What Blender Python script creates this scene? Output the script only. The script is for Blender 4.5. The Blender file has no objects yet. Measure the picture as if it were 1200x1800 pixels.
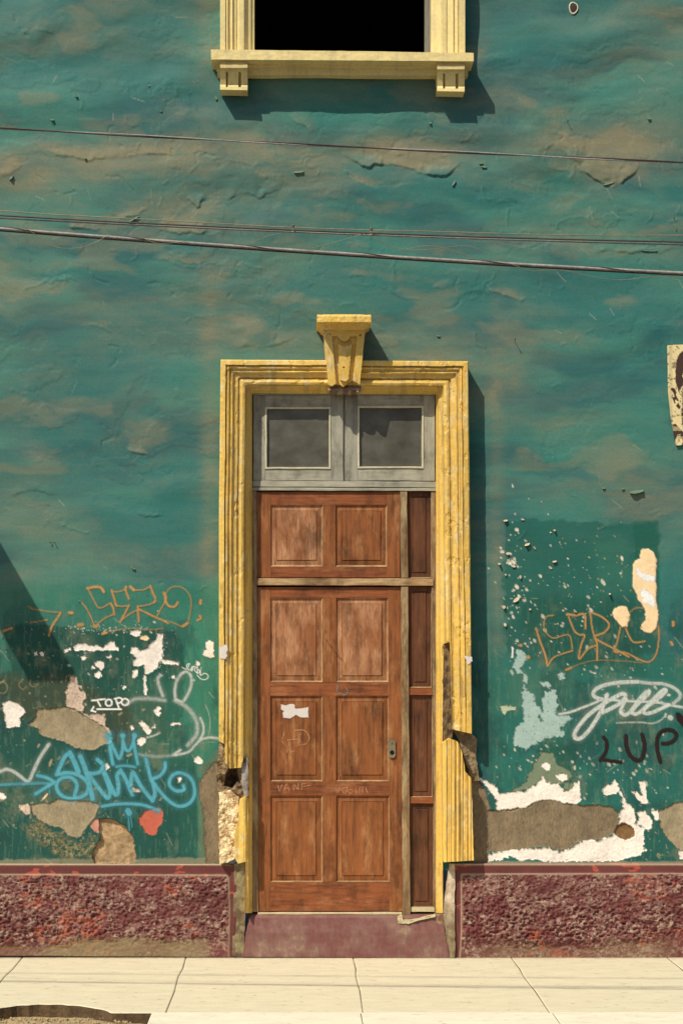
import bpy, math, random
import numpy as np
random.seed(7); rng = np.random.RandomState(11)
sc = bpy.context.scene
COL = sc.collection
# ------------------------------------------------------------------ camera, sky, sun, exposure
S, D = 290.0, 10.0                 # photo pixels per metre on the wall, camera distance
X0, Y0, YG = 520.0, 1145.0, 1682.0
CZ = (YG - Y0) / S
cam = bpy.data.cameras.new('camera'); camo = bpy.data.objects.new('camera', cam); COL.objects.link(camo)
camo.location = (0, -D, CZ); camo.rotation_euler = (math.radians(90), 0, 0)
cam.sensor_fit = 'VERTICAL'; cam.sensor_height = 36; cam.lens = 36 * D / (1800 / S)
cam.shift_x = (600 - X0) / 1800; cam.shift_y = (Y0 - 900) / 1800
cam.clip_start = .05; cam.clip_end = 500
sc.camera = camo
SA, SB = 0.87, 1.52               # sun travel per metre into the wall: right, down
world = bpy.data.worlds.new('World'); sc.world = world; world.use_nodes = True
nt = world.node_tree; bg = nt.nodes['Background']
sky = nt.nodes.new('ShaderNodeTexSky'); sky.sky_type = 'NISHITA'; sky.sun_disc = False
elev = math.atan(SB / math.sqrt(1 + SA * SA))
sky.sun_elevation = elev; sky.sun_rotation = math.atan2(-SA, -1.0)   # sun stands behind the camera to the left
sky.air_density = 1.0; sky.dust_density = 2.0; sky.ozone_density = 1.0
nt.links.new(sky.outputs[0], bg.inputs[0]); bg.inputs[1].default_value = 0.085
sun = bpy.data.lights.new('sun', 'SUN'); suno = bpy.data.objects.new('sun', sun); COL.objects.link(suno)
sun.energy = 4.6; sun.angle = math.radians(.53); sun.color = (1.0, .92, .78)
from mathutils import Vector
suno.rotation_euler = Vector((SA, 1, -SB)).to_track_quat('-Z', 'Y').to_euler(); suno.location = (-4, -8, 9)
sc.view_settings.view_transform = 'Standard'; sc.view_settings.look = 'None'
sc.view_settings.gamma = 1; sc.view_settings.use_curve_mapping = False
sc.view_settings.exposure = 0.03
sc.render.engine = 'CYCLES'

# ------------------------------------------------------------------ helpers
def W(px, py, p=0.0):
    """a point p metres proud of the wall plane seen at photo position px, py -> x, y, z"""
    k = (D - p) / D
    return (px - X0) / S * k, -p + 0 * px, CZ + (Y0 - py) / S * k

def lin(c):
    c = np.asarray(c, float) / 255.0
    return np.where(c <= .04045, c / 12.92, ((c + .055) / 1.055) ** 2.4)

def vnoise(x, y, seed=0):
    r = np.random.RandomState(seed).rand(256, 256)
    xi = np.floor(x).astype(int); yi = np.floor(y).astype(int)
    fx = x - xi; fy = y - yi
    fx = fx * fx * fx * (fx * (fx * 6 - 15) + 10); fy = fy * fy * fy * (fy * (fy * 6 - 15) + 10)
    a = r[xi & 255, yi & 255]; b = r[(xi + 1) & 255, yi & 255]
    c = r[xi & 255, (yi + 1) & 255]; d = r[(xi + 1) & 255, (yi + 1) & 255]
    return (a + (b - a) * fx) * (1 - fy) + (c + (d - c) * fx) * fy

def fbm(x, y, sx, sy, seed=0, oct=4, gain=.5):
    t = 0; amp = 1; tot = 0
    for o in range(oct):
        f = 2 ** o
        a = .5 + .35 * o
        u = x / sx * f; v = y / sy * f
        t = t + amp * vnoise(u * math.cos(.3 * a) - v * math.sin(.3 * a) + 31.7 * o, u * math.sin(.3 * a) + v * math.cos(.3 * a) + 17.3 * o, seed + o)
        tot += amp; amp *= gain
    return t / tot

def sstep(a, b, x):
    t = np.clip((x - a) / (b - a + 1e-9), 0, 1)
    return t * t * (3 - 2 * t)

def sdf(P, X, Y):
    """signed distance to polygon, negative inside"""
    P = np.asarray(P, float); n = len(P)
    d = np.full(X.shape, 1e18); ins = np.zeros(X.shape, bool)
    for i in range(n):
        ax, ay = P[i]; bx, by = P[(i + 1) % n]
        ex, ey = bx - ax, by - ay
        wx, wy = X - ax, Y - ay
        t = np.clip((wx * ex + wy * ey) / (ex * ex + ey * ey + 1e-12), 0, 1)
        d = np.minimum(d, (wx - ex * t) ** 2 + (wy - ey * t) ** 2)
        if ay != by:
            c = ((ay <= Y) & (by > Y)) | ((by <= Y) & (ay > Y))
            ins ^= c & (X < ax + (Y - ay) / (by - ay) * ex)
    d = np.sqrt(d)
    return np.where(ins, -d, d)

def seg_dist(P, X, Y):
    d = np.full(X.shape, 1e18)
    P = np.asarray(P, float)
    if len(P) == 1: return np.hypot(X - P[0, 0], Y - P[0, 1])
    for i in range(len(P) - 1):
        ax, ay = P[i]; ex, ey = P[i + 1] - P[i]
        wx, wy = X - ax, Y - ay
        t = np.clip((wx * ex + wy * ey) / (ex * ex + ey * ey + 1e-12), 0, 1)
        d = np.minimum(d, (wx - ex * t) ** 2 + (wy - ey * t) ** 2)
    return np.sqrt(d)

def smooth(P, n=5):
    P = [np.array(p, float) for p in P]
    if len(P) < 3: return P
    Q = [2 * P[0] - P[1]] + P + [2 * P[-1] - P[-2]]; out = []
    for i in range(1, len(Q) - 2):
        a, b, c, d = Q[i - 1:i + 3]
        for k in range(n):
            t = k / n
            out.append(.5 * (2 * b + (c - a) * t + (2 * a - 5 * b + 4 * c - d) * t * t + (3 * b - a - 3 * c + d) * t ** 3))
    out.append(P[-1]); return out

def T(P, ox, oy, s):
    return [(ox + x / s, oy + y / s) for x, y in P]

def mesh_np(name, V, F, mat, parent=None, smoothf=False, col=None, alpha=None):
    me = bpy.data.meshes.new(name)
    V = np.asarray(V, np.float32); F = np.asarray(F, np.int32)
    k = F.shape[1]
    me.vertices.add(len(V)); me.vertices.foreach_set('co', V.ravel())
    me.loops.add(F.size); me.loops.foreach_set('vertex_index', F.ravel())
    me.polygons.add(len(F)); me.polygons.foreach_set('loop_start', np.arange(0, F.size, k, dtype=np.int32))
    me.polygons.foreach_set('loop_total', np.full(len(F), k, np.int32))
    me.polygons.foreach_set('use_smooth', np.full(len(F), smoothf))
    me.update(calc_edges=True)
    if col is not None:
        a = me.attributes.new('Col', 'FLOAT_COLOR', 'POINT')
        c = np.ones((len(V), 4), np.float32); c[:, :3] = col; a.data.foreach_set('color', c.ravel())
    if alpha is not None:
        a = me.attributes.new('Alpha', 'FLOAT', 'POINT'); a.data.foreach_set('value', np.asarray(alpha, np.float32))
    me.materials.append(mat)
    o = bpy.data.objects.new(name, me); COL.objects.link(o)
    if parent: o.parent = parent
    return o

def thing(name, label, cat, group=None, kind=None):
    if cat == 'cable': group = 'cables strung across in front of the wall'
    o = bpy.data.objects.new(name, None); COL.objects.link(o)
    o['label'] = label
    if cat: o['category'] = cat
    if group: o['group'] = group
    if kind: o['kind'] = kind
    return o

# ------------------------------------------------------------------ materials
class NB:
    def __init__(s, name):
        s.m = bpy.data.materials.new(name); s.m.use_nodes = True; s.t = s.m.node_tree
        s.b = s.t.nodes['Principled BSDF']; s.out = s.t.nodes['Material Output']
    def n(s, typ, **kw):
        o = s.t.nodes.new(typ)
        for k, v in kw.items():
            if k in o.inputs.keys(): o.inputs[k].default_value = v
            else: setattr(o, k, v)
        return o
    def l(s, a, b): s.t.links.new(a, b)
    def coord(s, scale=(1, 1, 1), rnd=True):
        g = s.n('ShaderNodeNewGeometry'); mp = s.n('ShaderNodeMapping'); mp.inputs['Scale'].default_value = scale
        s.l(g.outputs['Position'], mp.inputs['Vector'])
        if rnd:
            oi = s.n('ShaderNodeObjectInfo'); mu = s.n('ShaderNodeVectorMath', operation='SCALE'); mu.inputs[0].default_value = (37, 11, 23)
            s.l(oi.outputs['Random'], mu.inputs['Scale']); s.l(mu.outputs[0], mp.inputs['Location'])
        return mp.outputs[0]
    def noise(s, scale, stretch=(1, 1, 1), detail=6, rough=.6, rnd=True, dist=0):
        t = s.n('ShaderNodeTexNoise', Scale=scale, Detail=detail, Roughness=rough, Distortion=dist)
        s.l(s.coord(stretch, rnd), t.inputs['Vector']); return t.outputs['Fac']
    def ramp(s, fac, stops):
        r = s.n('ShaderNodeValToRGB'); e = r.color_ramp.elements
        while len(e) < len(stops): e.new(.5)
        for i, (p, c) in enumerate(stops):
            e[i].position = p; e[i].color = (*c, 1) if hasattr(c, '__len__') else (c, c, c, 1)
        s.l(fac, r.inputs[0]); return r.outputs[0]
    def mix(s, fac, a, b, mode='MIX'):
        m = s.n('ShaderNodeMix', data_type='RGBA', blend_type=mode)
        for i, v in ((0, fac), (6, a), (7, b)):
            if isinstance(v, bpy.types.NodeSocket): s.l(v, m.inputs[i])
            else: m.inputs[i].default_value = v if i == 0 else (*v, 1)
        return m.outputs[2]
    def bump(s, fac, strength, dist, prev=None):
        b = s.n('ShaderNodeBump', Strength=strength, Distance=dist); s.l(fac, b.inputs['Height'])
        if prev: s.l(prev, b.inputs['Normal'])
        s.l(b.outputs[0], s.b.inputs['Normal']); return b.outputs[0]
    def attr(s, name='Col'):
        return s.n('ShaderNodeAttribute', attribute_name=name)
    def alpha(s, noise_break=None):
        a = s.attr('Alpha').outputs['Fac']
        if noise_break is not None:
            mt = s.n('ShaderNodeMath', operation='MULTIPLY'); s.l(a, mt.inputs[0]); s.l(noise_break, mt.inputs[1]); mt.use_clamp = True; a = mt.outputs[0]
        tr = s.n('ShaderNodeBsdfTransparent'); mx = s.n('ShaderNodeMixShader')
        s.l(a, mx.inputs[0]); s.l(tr.outputs[0], mx.inputs[1]); s.l(s.b.outputs[0], mx.inputs[2]); s.l(mx.outputs[0], s.out.inputs[0])

def m_attr(name, rough=.8, fine=(.86, 1.12), scale=90, stretch=(1, 1, 1), bump=.25, bdist=.003, spec=.3, alpha=False):
    b = NB(name); c = b.attr().outputs['Color']
    f = b.noise(scale, stretch, 6, .65, False)
    v = b.ramp(f, [(.3, fine[0]), (.7, fine[1])])
    b.l(b.mix(1.0, c, v, 'MULTIPLY'), b.b.inputs['Base Color'])
    b.b.inputs['Roughness'].default_value = rough; b.b.inputs['Specular IOR Level'].default_value = spec
    n1 = b.bump(f, bump, bdist)
    if alpha: b.alpha()
    return b.m

def m_flat(name, rgb, rough=.8, var=.12, scale=60, bump=.2, alpha=False, brk=None, spec=.3, metal=0, bdist=.002, stretch=(1, 1, 1)):
    b = NB(name); c = np.array(lin(rgb)); f = b.noise(scale, stretch, 6, .65)
    c1 = b.ramp(f, [(.3, tuple(c * (1 - var))), (.7, tuple(np.clip(c * (1 + var), 0, 1)))])
    lf = b.ramp(b.noise(scale * .16, stretch, 6, .68), [(.32, 1 - 1.2 * var), (.62, 1 + .5 * var)])
    b.l(b.mix(1.0, c1, lf, 'MULTIPLY'), b.b.inputs['Base Color'])
    b.b.inputs['Roughness'].default_value = rough; b.b.inputs['Specular IOR Level'].default_value = spec; b.b.inputs['Metallic'].default_value = metal
    if bump: b.bump(f, bump, bdist)
    if alpha:
        if brk: b.alpha(b.ramp(b.noise(brk[0], (1, 1, 1), 8, .75, False), [(brk[1], brk[3] if len(brk) > 3 else 0.0), (brk[2], 1.0)]))
        else: b.alpha()
    return b.m

def m_wood(name, base, dark, pale, bleach=.5, stretch=(60, 20, 4.5), rough=.6, horiz=False):
    b = NB(name)
    if horiz: stretch = (stretch[2], stretch[1], stretch[0])
    g = b.noise(1.0, stretch, 8, .7, True, .6)
    g2 = b.noise(1.0, tuple(v * 3.2 for v in stretch), 6, .7, True)
    big = b.noise(5.0, (2.6, 1, .8) if not horiz else (.8, 1, 2.6), 9, .68, True, .1)
    c = b.ramp(g, [(.30, tuple(lin(dark))), (.52, tuple(lin(base))), (.75, tuple(lin(base) * 1.25))])
    bl = b.ramp(big, [(.66 - bleach * .3, 0.0), (.84 - bleach * .3, .9)])
    gm = b.ramp(g2, [(.34, .15), (.6, 1.0)])
    m1 = b.mix(1.0, bl, gm, 'MULTIPLY')
    bw = b.n('ShaderNodeRGBToBW'); b.l(m1, bw.inputs[0])
    c = b.mix(bw.outputs[0], c, tuple(lin(pale)))
    dm = b.ramp(b.noise(6.0, (1, 1, .6), 8, .72), [(.34, .50), (.48, .92), (.66, 1.12)])
    c = b.mix(1.0, c, dm, 'MULTIPLY')
    b.l(c, b.b.inputs['Base Color']); b.b.inputs['Roughness'].default_value = rough; b.b.inputs['Specular IOR Level'].default_value = .3
    n1 = b.bump(g2, .35, .0015); b.bump(g, .3, .002, n1)
    return b.m

M_wall = m_attr('weathered_teal_paint', .66, (.88, 1.1), 70, (1, 1, 1.2), .30, .0025, .3)
M_plinth = m_attr('maroon_roughcast', .75, (.8, 1.15), 120, (1, 1, 1), .3, .003)
M_yellow = m_attr('yellow_paint', .55, (.86, 1.08), 55, (1, 1, 1), .3, .003, .35)
M_mason = m_attr('broken_masonry', .9, (.75, 1.2), 90, (1, 1, 1), .6, .005)
M_white = m_flat('white_undercoat', (236, 226, 214), .85, .13, 60, .9, True, (55, .31, .37, .0), bdist=.005)
M_pink = m_flat('pinkish_worn_plaster', (205, 182, 162), .9, .2, 80, .5, True, (70, .36, .46, .25))
M_beige = m_flat('beige_filler', (238, 208, 162), .85, .07, 50, .5, True)
M_cement = m_flat('grey_cement', (154, 140, 112), .9, .2, 70, .8, True, bdist=.005, stretch=(1, 1, .6))
M_cement2 = m_flat('brown_cement', (128, 112, 88), .9, .26, 80, .9, True, bdist=.006, stretch=(1, 1, .45))
M_brown = m_flat('brown_clay', (122, 92, 58), .9, .3, 60, .7, True)
M_stone = m_flat('exposed_adobe', (165, 138, 104), .9, .42, 22, .8, True, bdist=.008)
M_red = m_flat('red_primer_spot', (186, 96, 76), .85, .08, 60, .3, True)
M_ggrey = m_flat('grey_green_undercoat', (112, 126, 102), .85, .1, 60, .3, True)
M_roller = m_flat('pale_blue_roller_paint', (158, 182, 174), .8, .08, 60, .3, True, (60, .33, .43, .1))
M_smear = m_flat('faint_plaster_smear', (140, 132, 96), .85, .2, 60, .3, True, (38, .44, .58, 0.0))
M_or = m_flat('orange_spray', (182, 140, 84), .6, .1, 60, 0, True, (60, .30, .45, .45))
M_wh = m_flat('white_spray', (196, 202, 194), .6, .08, 60, 0, True, (60, .30, .52, .35))
M_ws = m_flat('white_marker', (232, 232, 226), .6, .05, 60, 0, True)
M_scr = m_flat('cream_scratch', (176, 158, 118), .6, .05, 60, 0, True)
M_bl = m_flat('blue_spray', (82, 158, 172), .6, .10, 40, 0, True, (70, .28, .46, .45))
M_bk = m_flat('black_spray', (38, 22, 22), .5, .1, 60, 0, True)
M_door = m_wood('orange_brown_door_wood', (138, 82, 42), (88, 50, 26), (184, 134, 88), .46)
M_doorh = m_wood('orange_brown_rail_wood', (138, 78, 42), (88, 48, 26), (178, 124, 84), .44, horiz=True)
M_panelb = m_wood('bleached_panel_wood', (140, 86, 50), (92, 56, 34), (196, 146, 106), .84)
M_dark = m_wood('dark_sidelight_wood', (96, 58, 34), (58, 34, 20), (132, 90, 60), .4)
M_bar = m_wood('grey_weathered_bar_wood', (132, 104, 70), (84, 62, 40), (186, 164, 124), .7)
M_barh = m_wood('pale_weathered_bar_wood', (156, 122, 82), (96, 70, 46), (205, 178, 134), .8, horiz=True)
M_grey = m_wood('grey_painted_wood', (156, 153, 136), (138, 134, 118), (176, 172, 154), .6, rough=.6)
M_greyh = m_wood('grey_painted_rail_wood', (158, 154, 136), (134, 130, 112), (184, 180, 160), .6, rough=.6, horiz=True)
M_slabedge = m_flat('shade_brown_slab_edge', (92, 74, 52), .95, .35, 60, .8, bdist=.006)  # dark brown slab sides: shadow at the hollow's edge put into the colour
M_metal = m_flat('worn_lock_metal', (138, 124, 98), .45, .2, 80, .2, metal=.4)
M_black = m_flat('black_keyhole', (12, 10, 9), .9, .1, 30, 0)
M_iron = m_flat('rusty_nail_iron', (70, 50, 38), .8, .3, 200, .3)
M_chip = m_flat('curled_paint_chip', (188, 172, 146), .8, .15, 80, .3)
M_chipg = m_flat('curled_teal_chip', (92, 116, 94), .8, .15, 80, .3)
M_rim = m_flat('pale_plaster_rim', (205, 196, 170), .85, .15, 80, .3)
M_dirt = m_flat('pale_ledge_dirt', (190, 178, 140), .9, .12, 60, .4)
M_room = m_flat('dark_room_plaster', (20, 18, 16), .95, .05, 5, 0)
M_cable = m_flat('black_cable_rubber', (72, 62, 58), .42, .25, 60, .2, spec=.5)
M_cable2 = m_flat('grey_cable_sheath', (150, 146, 138), .4, .25, 60, .2, spec=.5)
M_wire = m_flat('thin_steel_wire', (150, 140, 112), .4, .2, 60, 0, metal=.3)
M_tin = m_flat('dirty_concrete', (150, 142, 122), .9, .15, 12, .4)

M_bead = m_flat('cream_bead_paint', (196, 188, 160), .7, .14, 50, .3)
M_edge = m_flat('sun_bright_wood_edge', (158, 132, 94), .8, .4, 22, .3)  # pale bevel colour: the sunlit edge lines of the panels painted in
def glass_mat():
    b = NB('dusty_glass')
    f = b.noise(7, (1, 1, 1.4), 5, .6)
    b.l(b.ramp(f, [(.3, tuple(lin((76, 72, 62)))), (.7, tuple(lin((104, 104, 94))))]), b.b.inputs['Base Color'])
    b.b.inputs['Roughness'].default_value = .3; b.b.inputs['Specular IOR Level'].default_value = .35
    tr = b.n('ShaderNodeBsdfTransparent'); tr.inputs[0].default_value = (.6, .58, .5, 1)
    mx = b.n('ShaderNodeMixShader')
    b.l(b.ramp(b.noise(3.5, (1, 1, 1), 3, .5), [(.35, .72), (.65, .97)]), mx.inputs[0])
    b.l(tr.outputs[0], mx.inputs[1]); b.l(b.b.outputs[0], mx.inputs[2]); b.l(mx.outputs[0], b.out.inputs[0])
    return b.m
M_glass = glass_mat()

def pave_mat(name, rgb, stain=.12):
    b = NB(name); c = lin(rgb)
    f = b.noise(5, (1, 3, 1), 7, .65, False); g = b.noise(140, (1, 1, 1), 3, .6, False)
    v = b.ramp(f, [(.3, tuple(c * (1 - stain))), (.7, tuple(np.clip(c * (1 + stain * .6), 0, 1)))])
    w = b.ramp(g, [(.3, .88), (.7, 1.08)])
    st1 = b.ramp(b.noise(9, (1.2, 2.4, 1), 6, .7, False), [(.33, .70), (.42, 1.0)])
    vo = b.n('ShaderNodeTexVoronoi', Scale=7.0); b.l(b.coord((1, 1.6, 1), False), vo.inputs['Vector'])
    sp = b.ramp(vo.outputs['Distance'], [(.05, .62), (.11, 1.0)])
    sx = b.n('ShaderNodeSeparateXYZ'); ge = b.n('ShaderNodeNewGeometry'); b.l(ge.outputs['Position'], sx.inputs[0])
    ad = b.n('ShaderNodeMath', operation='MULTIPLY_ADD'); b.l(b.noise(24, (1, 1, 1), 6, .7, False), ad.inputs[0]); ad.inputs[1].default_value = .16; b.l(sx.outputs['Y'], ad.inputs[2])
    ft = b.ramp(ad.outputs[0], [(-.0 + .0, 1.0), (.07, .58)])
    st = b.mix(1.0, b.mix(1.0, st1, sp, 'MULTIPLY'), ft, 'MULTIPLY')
    b.l(b.mix(1.0, b.mix(1.0, v, w, 'MULTIPLY'), st, 'MULTIPLY'), b.b.inputs['Base Color'])
    b.b.inputs['Roughness'].default_value = .85
    b.bump(g, .3, .002); return b.m
M_pave = pave_mat('sunlit_concrete_slab', (212, 202, 172), .10)
M_pave2 = pave_mat('pale_concrete_slab', (226, 218, 194))
M_ground = pave_mat('grey_asphalt', (74, 72, 70))
M_gravel = pave_mat('sandy_fill', (166, 146, 108), .35)

def step_mat():
    b = NB('worn_maroon_step')
    f = b.noise(3.6, (1.2, 1, 1), 9, .72); g = b.noise(60, (1, 1, .25), 5, .6)
    c = b.ramp(f, [(.3, tuple(lin((84, 50, 48)))), (.46, tuple(lin((112, 66, 60)))), (.58, tuple(lin((122, 88, 78)))), (.70, tuple(lin((156, 130, 102))))])
    b.l(b.mix(1.0, c, b.ramp(g, [(.3, .82), (.7, 1.12)]), 'MULTIPLY'), b.b.inputs['Base Color'])
    b.b.inputs['Roughness'].default_value = .6; b.bump(g, .3, .002); return b.m
M_step = step_mat()

# ------------------------------------------------------------------ shape builders
def prof_rings(rect, rings, mat, name, parent, worn=None):  # worn: pale material that paints sunlight onto the bottom and right bevels
    """concentric rectangles: list of (inset px, p) -> a moulded panel"""
    x0, y0, x1, y1 = rect; V = []; F = []
    for ins, p in rings:
        for (a, b) in ((x0 + ins, y0 + ins), (x1 - ins, y0 + ins), (x1 - ins, y1 - ins), (x0 + ins, y1 - ins)):
            V.append(W(a, b, p))
    for r in range(len(rings) - 1):
        for k in range(4):
            a = r * 4 + k; b = r * 4 + (k + 1) % 4
            F.append((a, b, b + 4, a + 4))
    n = (len(rings) - 1) * 4
    F.append((n, n + 1, n + 2, n + 3))
    o = mesh_np(name, V, F, mat, parent)
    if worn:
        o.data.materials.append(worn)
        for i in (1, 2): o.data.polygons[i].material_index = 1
    return o

def box(name, rect, p, back, mat, parent, ch=.002, quad=None, wob=0):
    """chamfered board; rect or four corners (TL, TR, BR, BL) in photo pixels"""
    if quad is None:
        x0, y0, x1, y1 = rect; quad = ((x0, y0), (x1, y0), (x1, y1), (x0, y1))
    long_v = abs(quad[3][1] - quad[0][1]) > abs(quad[1][0] - quad[0][0])
    L = max(abs(quad[3][1] - quad[0][1]), abs(quad[1][0] - quad[0][0]))
    n = max(1, int(L / 22)) if wob else 1
    c = ch * S
    A, B_, C_, E = [np.array(q, float) for q in quad]
    V = []; F = []
    # sections along the long side: each has 2 edges -> cross-section of 6 points
    for i in range(n + 1):
        t = i / n
        if long_v: s0, s1 = A + (E - A) * t, B_ + (C_ - B_) * t
        else: s0, s1 = A + (B_ - A) * t, E + (C_ - E) * t
        if wob and 0 < i < n:
            j = rng.uniform(-wob, wob, 2); d = (s1 - s0) / np.linalg.norm(s1 - s0)
            s0 = s0 + d * j[0]; s1 = s1 + d * j[1]
        d = (s1 - s0) / np.linalg.norm(s1 - s0) * c
        endc = 1 if (i == 0 or i == n) else 0
        pf = p - (ch if endc else 0)
        pts = [(s0, back), (s0, p - ch), (s0 + d, pf), (s1 - d, pf), (s1, p - ch), (s1, back)]
        for q, pp in pts:
            x, _, z = W(q[0], q[1], p)
            V.append((x, -pp, z))
        if i:
            o = (i - 1) * 6
            for k in range(5): F.append((o + k, o + k + 1, o + k + 7, o + k + 6))
    F.append((0, 1, 4, 5)); F.append((1, 2, 3, 4)); o = n * 6
    F.append((o, o + 1, o + 4, o + 5)); F.append((o + 1, o + 2, o + 3, o + 4))
    if ch > 0:  # inner chamfer step at both ends is formed by the shortened section
        pass
    return mesh_np(name, V, F, mat, parent)

def jag(P, amp, step=4, seed=0):
    r = np.random.RandomState(seed); out = []
    n = len(P)
    for i in range(n):
        a = np.array(P[i], float); b = np.array(P[(i + 1) % n], float)
        k = max(1, int(np.linalg.norm(b - a) / step))
        for j in range(k):
            out.append(a + (b - a) * j / k + (r.uniform(-amp, amp, 2) if j or amp else 0))
    return out

def relief(name, P, pf, back, mat, parent, sx=1.5, sy=1.5, colf=None, snap=True, mask=None, smoothf=False):
    P = np.asarray(P, float)
    x0, y0 = P.min(0); x1, y1 = P.max(0)
    nx = max(1, int(round((x1 - x0) / sx))); ny = max(1, int(round((y1 - y0) / sy)))
    xs = np.linspace(x0, x1, nx + 1); ys = np.linspace(y0, y1, ny + 1)
    X, Y = np.meshgrid(xs, ys)
    cx = (X[:-1, :-1] + X[1:, 1:]) / 2; cy = (Y[:-1, :-1] + Y[1:, 1:]) / 2
    inside = sdf(P, cx, cy) < 0
    if mask is not None: inside &= mask(cx, cy)
    idx = np.arange((nx + 1) * (ny + 1)).reshape(ny + 1, nx + 1)
    q = np.stack([idx[:-1, :-1], idx[:-1, 1:], idx[1:, 1:], idx[1:, :-1]], -1)[inside]
    if not len(q): return None
    # boundary edges
    e = np.concatenate([q[:, [0, 1]], q[:, [1, 2]], q[:, [2, 3]], q[:, [3, 0]]])
    key = np.sort(e, 1); key = key[:, 0].astype(np.int64) * (idx.size + 1) + key[:, 1]
    u, inv, cnt = np.unique(key, return_inverse=True, return_counts=True)
    be = e[cnt[inv] == 1]
    Xf = X.ravel().copy(); Yf = Y.ravel().copy()
    if snap:
        bi = np.unique(be); n = len(P)
        bd = np.full(len(bi), 1e18); nxp = Xf[bi].copy(); nyp = Yf[bi].copy()
        for i in range(n):
            a = P[i]; ex, ey = P[(i + 1) % n] - a
            wx, wy = Xf[bi] - a[0], Yf[bi] - a[1]
            t = np.clip((wx * ex + wy * ey) / (ex * ex + ey * ey + 1e-12), 0, 1)
            d = (wx - ex * t) ** 2 + (wy - ey * t) ** 2
            m = d < bd; bd[m] = d[m]; nxp[m] = (a[0] + ex * t)[m]; nyp[m] = (a[1] + ey * t)[m]
        m = bd < max(sx, sy) ** 2 * 1.2
        Xf[bi[m]] = nxp[m]; Yf[bi[m]] = nyp[m]
    pp = pf(Xf, Yf)
    x, y, z = W(Xf, Yf, pp)
    V = np.stack([x, y, z], 1)
    used = np.unique(q); rem = np.full(idx.size, -1); rem[used] = np.arange(len(used))
    Vu = V[used]; qf = rem[q]; bef = rem[be]
    bv = np.unique(bef); rb = np.full(len(used), -1); rb[bv] = np.arange(len(bv)) + len(used)
    Vb = Vu[bv].copy(); Vb[:, 1] = -back
    sk = np.stack([bef[:, 1], bef[:, 0], rb[bef[:, 0]], rb[bef[:, 1]]], 1)
    Vall = np.concatenate([Vu, Vb]); Fall = np.concatenate([qf, sk])
    col = None
    if colf is not None:
        c = colf(Xf, Yf); c = c[used]; col = np.concatenate([c, c[bv]])
    return mesh_np(name, Vall, Fall, mat, parent, smoothf, col)

def tube(name, pts, r, mat, parent=None, seg=8):
    pts = [np.array(p, float) for p in pts]; V = []; F = []
    for i, p in enumerate(pts):
        t = pts[min(i + 1, len(pts) - 1)] - pts[max(i - 1, 0)]; t /= np.linalg.norm(t) + 1e-12
        u = np.cross(t, (0, 0, 1.0));
        if np.linalg.norm(u) < 1e-3: u = np.cross(t, (0, 1.0, 0))
        u /= np.linalg.norm(u); v = np.cross(u, t)
        rr = r[i] if hasattr(r, '__len__') else r
        for k in range(seg):
            a = 2 * math.pi * k / seg; V.append(p + rr * (math.cos(a) * u + math.sin(a) * v))
    for i in range(len(pts) - 1):
        for k in range(seg):
            F.append((i * seg + k, i * seg + (k + 1) % seg, (i + 1) * seg + (k + 1) % seg, (i + 1) * seg + k))
    return mesh_np(name, V, F, mat, parent, True)

# ------------------------------------------------------------------ the house
house = thing('house', 'teal green stucco house front with yellow trimmed wooden door and window', 'house')

# grid of the wall in photo pixels
xs = np.concatenate([np.arange(-620, -20, 20), np.arange(-20, 1220, 1.7), np.arange(1220, 1830, 20)])
ys = np.concatenate([np.arange(-700, -20, 20), np.arange(-20, 880, 2.1), np.arange(880, 1531, 1.55)])
PX, PY = np.meshgrid(xs, ys)
def window(P, m):
    P = np.asarray(P, float); x0, y0 = P.min(0) - m; x1, y1 = P.max(0) + m
    i0, i1 = np.searchsorted(xs, [x0, x1]); j0, j1 = np.searchsorted(ys, [y0, y1])
    return (slice(max(j0 - 1, 0), j1 + 1), slice(max(i0 - 1, 0), i1 + 1))

# ---- relief of the stucco
lower = sstep(820, 1000, PY)
wx = PX + 60 * (fbm(PX, PY, 160, 160, 201, 3) - .5); wy = PY + 60 * (fbm(PX, PY, 160, 160, 211, 3) - .5)
big = fbm(wx, wy, 230, 95, 1, 4, .5)
mid = fbm(wx, wy, 60, 30, 21, 4, .55)
fine = fbm(PX, PY, 14, 11, 41, 3, .6)
soft = fbm(wx, wy, 170, 62, 5, 2, .4)
upz = 1 - .45 * sstep(450, 620, PY)
upz2 = .55 + .45 * (1 - sstep(150, 420, PY))
H = (soft - .5) * (.030 * (1 - lower) * upz * upz2 + .006) + (mid - .5) * (.0030 * (1 - lower) * upz + .0014) * (.4 + 1.6 * sstep(.45, .65, big)) + (fine - .5) * .0007
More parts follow.
